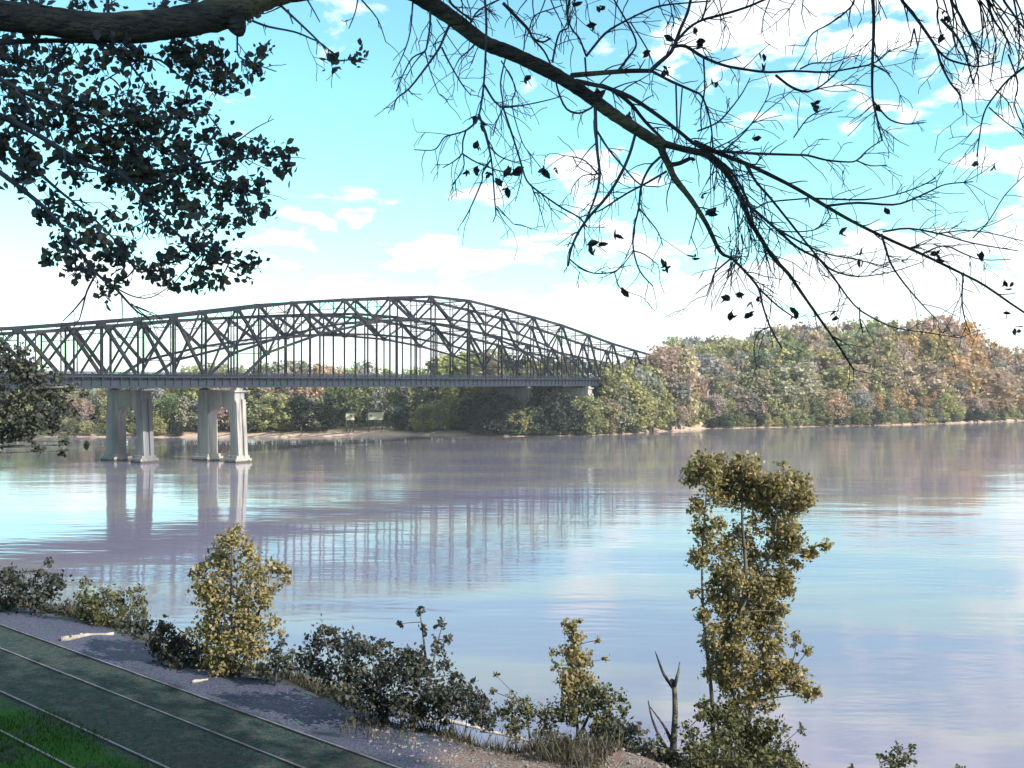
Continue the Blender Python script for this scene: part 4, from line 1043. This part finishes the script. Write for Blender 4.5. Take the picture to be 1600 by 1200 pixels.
 ([(-120, 40), (-60, 62), (0, 66), (60, 64), (110, 64), (160, 68), (200, 85), (250, 94), (282, 120), (330, 142)], 12, 2.5, .4),
 ([(160, 68), (195, 92), (225, 128), (245, 150), (262, 168)], 5, 2, .2),
 ([(-120, 70), (-40, 100), (25, 138), (70, 156), (110, 172), (155, 190), (205, 215), (260, 240)], 11, 2.5, .3),
 ([(-120, 130), (-20, 172), (40, 200), (90, 230), (140, 260), (185, 270), (235, 275), (290, 260), (350, 250), (400, 247), (452, 243)], 12, 2, .2),
 ([(185, 268), (212, 293), (235, 325), (265, 355), (298, 382), (330, 402), (372, 415)], 9, 2, .2),
 ([(-120, 190), (-20, 255), (40, 300), (80, 335), (118, 382), (148, 425), (178, 448), (212, 485), (232, 496)], 10, 2.6, .1),
 ([(150, 428), (136, 455), (130, 478), (124, 500)], 4, 2, 0), ([(134, 462), (115, 485), (98, 502)], 3, 1.8, 0),
 ([(52, 262), (95, 300), (145, 340), (185, 382), (210, 420)], 6, 2.4, .1),
 ([(165, 440), (205, 462), (235, 465), (262, 450)], 3, 1.6, 0), ([(190, 460), (192, 497)], 2.4, 1.6, 0), ([(212, 478), (245, 492)], 2.2, 1.4, 0), ([(205, 474), (235, 500)], 2.6, 1.5, 0),
 ([(25, 140), (45, 165), (48, 185)], 5, 3, 0), ([(48, 185), (75, 205), (85, 225)], 4, 2, 0), ([(100, 235), (108, 265), (150, 270)], 4, 2, 0),
 ([(265, 240), (300, 258), (345, 285), (395, 298), (405, 300)], 4, 1.8, .2), ([(310, 255), (325, 225), (345, 205)], 3, 1.8, 0), ([(372, 220), (400, 200), (428, 186)], 2.6, 1.4, 0),
 ([(220, 70), (195, 105), (160, 128)], 4, 2, 0),
 ([(371, 56), (372, 85), (385, 95), (432, 112)], 4, 1.8, 0), ([(378, 95), (378, 112)], 3, 2, 0),
 ([(395, 33), (420, 42), (460, 50), (485, 60), (505, 70), (530, 95)], 4, 1.8, -.2), ([(440, 10), (470, 38), (495, 62), (510, 78)], 4.5, 2.4, -.2), ([(450, 15), (458, 38)], 3, 1.8, 0),
 ([(560, -5), (555, 20), (545, 45)], 3, 1.6, 0), ([(565, 0), (590, 30), (603, 66)], 3, 1.4, 0), ([(478, -4), (492, 20), (500, 35)], 3, 1.5, 0),
 ([(170, 25), (168, 5), (172, -10)], 6, 5, 0), ([(250, 20), (262, -8)], 4, 4, 0),
]
ul = MB()
ulc = curve([P(x, y, depth_at(x)-.4) for x, y in ((620, -18), (720, -70), (860, -130), (1050, -160), (1300, -165), (1620, -150), (1800, -120))], 5)
ul.tube(ulc, [w/2/F*8 for w in np.linspace(24, 8, len(ulc))], 10)
ul.build('branch', M['bark'], root, True)
curves = []
for (pl, w0, w1, zo) in BR:
    m_ = MB(); kk = 8 if w0 > 7 else 6
    if pl[0][1] < 0 and pl[0][0] > 690: pl = [(pl[0][0]-22, -150), (pl[0][0]-8, -70)] + pl
    w0_, w1_ = w0*.92, w1*.95
    c_ = pxtube(m_, pl, w0_, w1_, kk, zo, 3, .06)
    m_.build('branch', M['bark'] if w0 >= 9 and pl[0][0] > 600 else M['twig'], root, True)
    curves.append((pl, c_, w0_, w1_))
# side twigs
def hang(x, z, w):
    tw.tube(curve([P(x-20, -150, depth_at(x)-.4), P(x-9, -70, z), P(x, -5, z)], 3), [w/2/F*z*k for k in (1.3, 1.25, 1.2, 1.15, 1.1, 1.05, 1)], 4, caps=False)
tw = MB(); tips = []
def twig(p, ang, ln, w, lvl, Zt):
    pts = [p]; a_ = ang; k = 4
    for i in range(k):
        a_ += random.uniform(-.28, .28) + (.06 if math.cos(a_) > 0 else -.06)
        q = pts[-1]; pts.append((q[0]+math.cos(a_)*ln/k, q[1]+math.sin(a_)*ln/k))
    zs = np.linspace(Zt, Zt+random.uniform(-.25, .35)*ln/60, k+1)
    W3 = [P(x, y, z) for (x, y), z in zip(pts, zs)]
    tw.tube(W3, [max(.0012, r/2/F*Zt) for r in np.linspace(w, max(1.0, w*.5), k+1)], 4, caps=False)
    tips.append((pts[-1], zs[-1]))
    if lvl > 0:
        for j in range(random.randint(1, 3)):
            i = random.randint(1, k)
            twig(pts[i], a_ + random.choice((-1, 1))*random.uniform(.4, .9), ln*random.uniform(.35, .6), max(1.0, w*.7), lvl-1, zs[i])
for (pl, c_, w0, w1) in curves:
    right = pl[0][0] > 600
    Ln = sum(math.dist(pl[i], pl[i+1]) for i in range(len(pl)-1))
    nt_ = int(Ln/(19 if right else 30))
    for k in range(nt_):
        i = random.randint(1, len(c_)-1); p3 = c_[i]
        px_, py_ = 800+F*p3[0]/p3[1], HOR-(p3[2]-H)*F/p3[1]
        j = max(1, i); dv = c_[i]-c_[i-1]
        ang = math.atan2(-dv[2], dv[0]) + random.choice((-1, 1))*random.uniform(.35, .95)
        wl = (w0+(w1-w0)*i/len(c_))
        twig((px_, py_), ang, random.uniform(14, 62)*(1 if right else .8), min(2.6, max(1.3, wl*.45)), 1 if random.random() < .55 else 0, p3[1])
# dense spray where the limb divides
for k in range(34):
    x = random.uniform(1110, 1200); y = 230 + (x-1110)*1.7 + random.uniform(-30, 40)
    twig((x, y), random.uniform(.5, 1.9), random.uniform(40, 110), 2.0, 1, depth_at(x)+random.uniform(-.2, .4))
for k in range(12):
    twig((random.uniform(1120, 1160), random.uniform(350, 405)), random.uniform(1.3, 2.2), random.uniform(40, 90), 2.0, 1, depth_at(1140))
for k in range(16):
    x = random.uniform(1450, 1600); hang(x, depth_at(x)-1.2, 3.4); twig((x, -5), random.uniform(.7, 1.5), random.uniform(60, 130), 3.2, 1, depth_at(x)-1.2)
for k in range(26):
    x = random.uniform(700, 1350); zz_ = depth_at(x)+random.uniform(-.5, .6); hang(x, zz_, 2.4); twig((x, -5), random.uniform(.7, 2.4), random.uniform(30, 90), 2.2, 1, zz_)
tw.build('twigs', M['twig'], root)

# the crown of the same tree, above the picture
uc = MB(); C = []
for i in range(75):
    d = rng.normal(size=3); d /= np.linalg.norm(d)
    c_ = np.array((-3.0, 11.0, 41)) + d*rng.uniform(.3, 1)**.5*np.array((9.0, 8.5, 5))
    uc.tube([(-9.4, 5.8, 32.5), tuple((c_+np.array((-9.0, 5.6, 33.5)))/2), tuple(c_)], [.10, .06, .02], 5, caps=False)
    C.append(c_ + rng.normal(size=(300, 3))*1.15)
uc.build('upper_branches', M['bark'], root)
C = np.concatenate(C); C = clear_of_view(C[C[:, 2] > 34.0])
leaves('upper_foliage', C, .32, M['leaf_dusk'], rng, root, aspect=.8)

# withered leaves still hanging on the bare side
wl_ = [(730, 268), (748, 267), (745, 230), (795, 268), (810, 267), (848, 268), (856, 272), (868, 267), (765, 273), (780, 285), (790, 297), (925, 382), (924, 390), (940, 380), (965, 370), (1035, 414), (1040, 420), (976, 456), (1136, 467), (1153, 463), (1142, 490), (1175, 478), (1168, 492), (1188, 470), (1240, 490), (1241, 497), (1303, 494),
       (1387, 330), (1462, 397), (1466, 405), (1571, 440), (1578, 447), (1475, 20), (1480, 28), (1470, 58), (1525, 254), (1553, 260), (1043, 108), (1040, 116), (1010, 84), (1115, 132), (745, 188), (757, 196), (1181, 215), (1190, 92), (1193, 105), (938, 12), (927, 42), (900, 8), (1275, 160), (1277, 168), (1344, 397), (1346, 415), (1318, 364), (1532, 402), (1575, 492), (1590, 515), (1100, 305), (1110, 335), (820, 127), (1045, 60), (1086, 48), (1095, 68), (1375, 172), (1590, 45), (1084, 402), (932, 145), (984, 182), (942, 148)]
C = []
for x, y in wl_:
    for k in range(3): C.append(P(x+random.uniform(-4, 4), y+random.uniform(-4, 4), depth_at(x)+random.uniform(-.03, .03)))
M['leaf_dead'] = leafmat('withered_leaf', [(.02, .02, .03), (.05, .045, .055), (.09, .06, .06)], .15)
leaves('withered_leaves', C, .080, M['leaf_dead'], rng, root, aspect=.55, droop=.6)

# leafy side, upper left
CL = [(-30, 100, 60), (30, 95, 55), (90, 95, 45), (150, 95, 38, .7), (215, 95, 30, .6), (270, 80, 34), (310, 78, 32), (345, 95, 26), (300, 110, 34), (340, 130, 20), (365, 135, 12, .8), (190, 70, 25), (60, 140, 45), (20, 175, 38, .8), (110, 165, 34), (150, 165, 30), (195, 165, 32), (240, 150, 24, .7),
      (280, 170, 30), (250, 190, 34), (205, 205, 42), (160, 215, 38), (110, 205, 36), (215, 245, 34), (255, 235, 38), (285, 225, 24), (170, 250, 34), (130, 240, 26), (60, 195, 26, .6), (30, 235, 32), (50, 255, 28), (5, 220, 30), (95, 245, 18, .6), (120, 275, 16, .7), (30, 280, 18, .7),
      (170, 282, 18, .7), (210, 285, 24), (250, 265, 28), (290, 265, 20), (240, 300, 26), (280, 295, 26), (310, 285, 20), (225, 320, 16, .8), (285, 325, 22), (315, 330, 16), (240, 345, 16, .7), (265, 350, 18, .7),
      (345, 310, 20), (375, 300, 22), (400, 285, 16, .9), (410, 330, 14, .9), (385, 340, 14, .9), (375, 350, 10, .7), (350, 272, 12, .6),
      (350, 225, 20), (375, 235, 16), (325, 212, 12), (400, 240, 14, .8), (430, 243, 14), (455, 240, 9), (440, 262, 10), (355, 262, 10, .6), (318, 170, 12, .6), (300, 190, 12, .7),
      (300, 380, 20), (330, 400, 22), (355, 400, 16), (380, 418, 14, .9), (395, 412, 8, .8), (310, 420, 12, .9), (345, 435, 9, .8), (305, 448, 8), (270, 400, 16, .8), (260, 420, 14, .7), (270, 445, 10, .6), (320, 360, 16, .7), (345, 345, 10, .6),
      (80, 310, 16, .7), (100, 340, 22, .8), (130, 340, 20, .8), (110, 375, 22), (145, 370, 22), (165, 400, 22), (85, 402, 15, .9), (105, 405, 14, .9), (115, 418, 10), (190, 385, 18, .9), (150, 420, 14, .8), (225, 415, 14, .7), (240, 425, 12, .6), (185, 440, 12, .6), (165, 450, 9, .6), (65, 335, 8, .6), (200, 360, 12, .5), (180, 340, 10, .5),
      (45, 50, 10, .4), (130, 10, 20, .6), (60, 5, 14, .5), (175, 8, 14, .6), (120, 22, 8, .6), (20, 0, 20, .5), (385, 95, 9, .7), (398, 112, 8), (412, 78, 4, .6), (556, 88, 6, .7), (520, 95, 4, .6), (390, 20, 6, .9), (250, 8, 14, .6), (-40, 180, 40), (-40, 260, 30), (300, 5, 18, .5)]
allc = np.concatenate([c_ for (pl, c_, a1, a2) in curves if pl[0][0] < 560])
lt = MB(); C = []
for cl_ in CL:
    x, y, r = cl_[:3]; dn = cl_[3] if len(cl_) > 3 else 1.0
    Zc = depth_at(x) + random.uniform(-.1, .5); c0 = P(x, y, Zc); R = r/F*Zc
    a_ = allc[np.argmin(np.linalg.norm(allc-c0, axis=1))]
    lt.tube(curve([a_, (a_+c0)/2+rng.normal(size=3)*.02, c0], 2), [.006, .0055, .005, .004, .004], 4, caps=False)
    nt_ = max(3, int(r*dn*.37))
    for k in range(nt_):
        d = rng.normal(size=3)*np.array((1, .9, 1)) + np.array((.25, 0, -.15)); d /= np.linalg.norm(d)
        e = c0 + d*R*rng.uniform(.6, 1.25); m2 = (c0+e)/2 + rng.normal(size=3)*R*.12
        lt.tube([c0, m2, e], [.0035, .0026, .0018], 3, caps=False)
        kk = rng.integers(6, 12)
        for t in rng.uniform(.15, 1.06, kk):
            C.append(c0 + (e-c0)*t + rng.normal(size=3)*.036)
lt.build('leafy_twigs', M['twig'], root)
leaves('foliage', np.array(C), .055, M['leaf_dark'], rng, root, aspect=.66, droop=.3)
tag(root, 'large overhanging tree: thick limb, dark leaves at left and bare branches at right', 'tree')
reparent_origin(root, (-8.6, 4.6, 21.0))

# ------------------------------------------------------------------ trees beside the viewer that shade the bench
M['leaf_big'] = leafmat('shade_crown_leaf', [(.03, .05, .02), (.06, .08, .03), (.10, .10, .04)], .25)
def big_tree(u, v, h, R, lab):
    x, y, _ = uv(u, v, 0); z = float(bank_z(x, y)); root = empty('shade_tree', (x, y, z))
    tk = MB(); tk.tube(curve([(0, 0, -.5), (.1, 0, h*.3), (0, .2, h*.6), (.1, .1, h*.9)], 3), list(np.linspace(.5, .08, 10)), 10)
    pts = []
    for i in range(60):
        d = rng.normal(size=3); d /= np.linalg.norm(d); q = rng.uniform(.3, 1)**.5
        c = np.array((0, 0, h*.66)) + d*q*np.array((R, R, h*.34))
        tk.tube([(0, 0, max(h*.3, c[2]*.6)), tuple(c*np.array((.5, .5, .9))), tuple(c)], [.12, .07, .02], 5, caps=False)
        pts.append(c + rng.normal(size=(330, 3))*R*.15)
    tk.build('trunk', M['bark'], root, True)
    pts = np.concatenate(pts); pts = pts[(np.abs(pts[:, 0]) < R*1.15) & (np.abs(pts[:, 1]) < R*1.15) & (pts[:, 2] > h*.38)]
    pts = clear_of_view(pts, (x, y, z))
    leaves('crown', pts, .42, M['leaf_big'], rng, root, aspect=.8)
    tag(root, lab, 'tree')
big_tree(3, 9.3, 29, 8.5, 'broad green tree just right of the viewer that shades the tracks')
big_tree(14, 9.3, 36, 9.0, 'taller green tree farther right of the viewer beside the tracks')
big_tree(9, 9.3, 15, 6.0, 'smaller round green tree between the two taller ones right of the viewer')

# ------------------------------------------------------------------ haze
hz = MB(); hz.box((0, 2400, 28.0), 14000, 9000, 66.0)
hm = bpy.data.materials.new('haze'); hm.use_nodes = True; t = hm.node_tree
for n in list(t.nodes): t.nodes.remove(n)
pv = nd(t, 'ShaderNodeVolumePrincipled'); pv.inputs['Color'].default_value = (.90, .93, 1.0, 1); pv.inputs['Density'].default_value = .00011
ho = nd(t, 'ShaderNodeOutputMaterial'); t.links.new(pv.outputs[0], ho.inputs['Volume'])
tag(hz.build('haze', hm), kind='stuff', label='thin pale river haze')
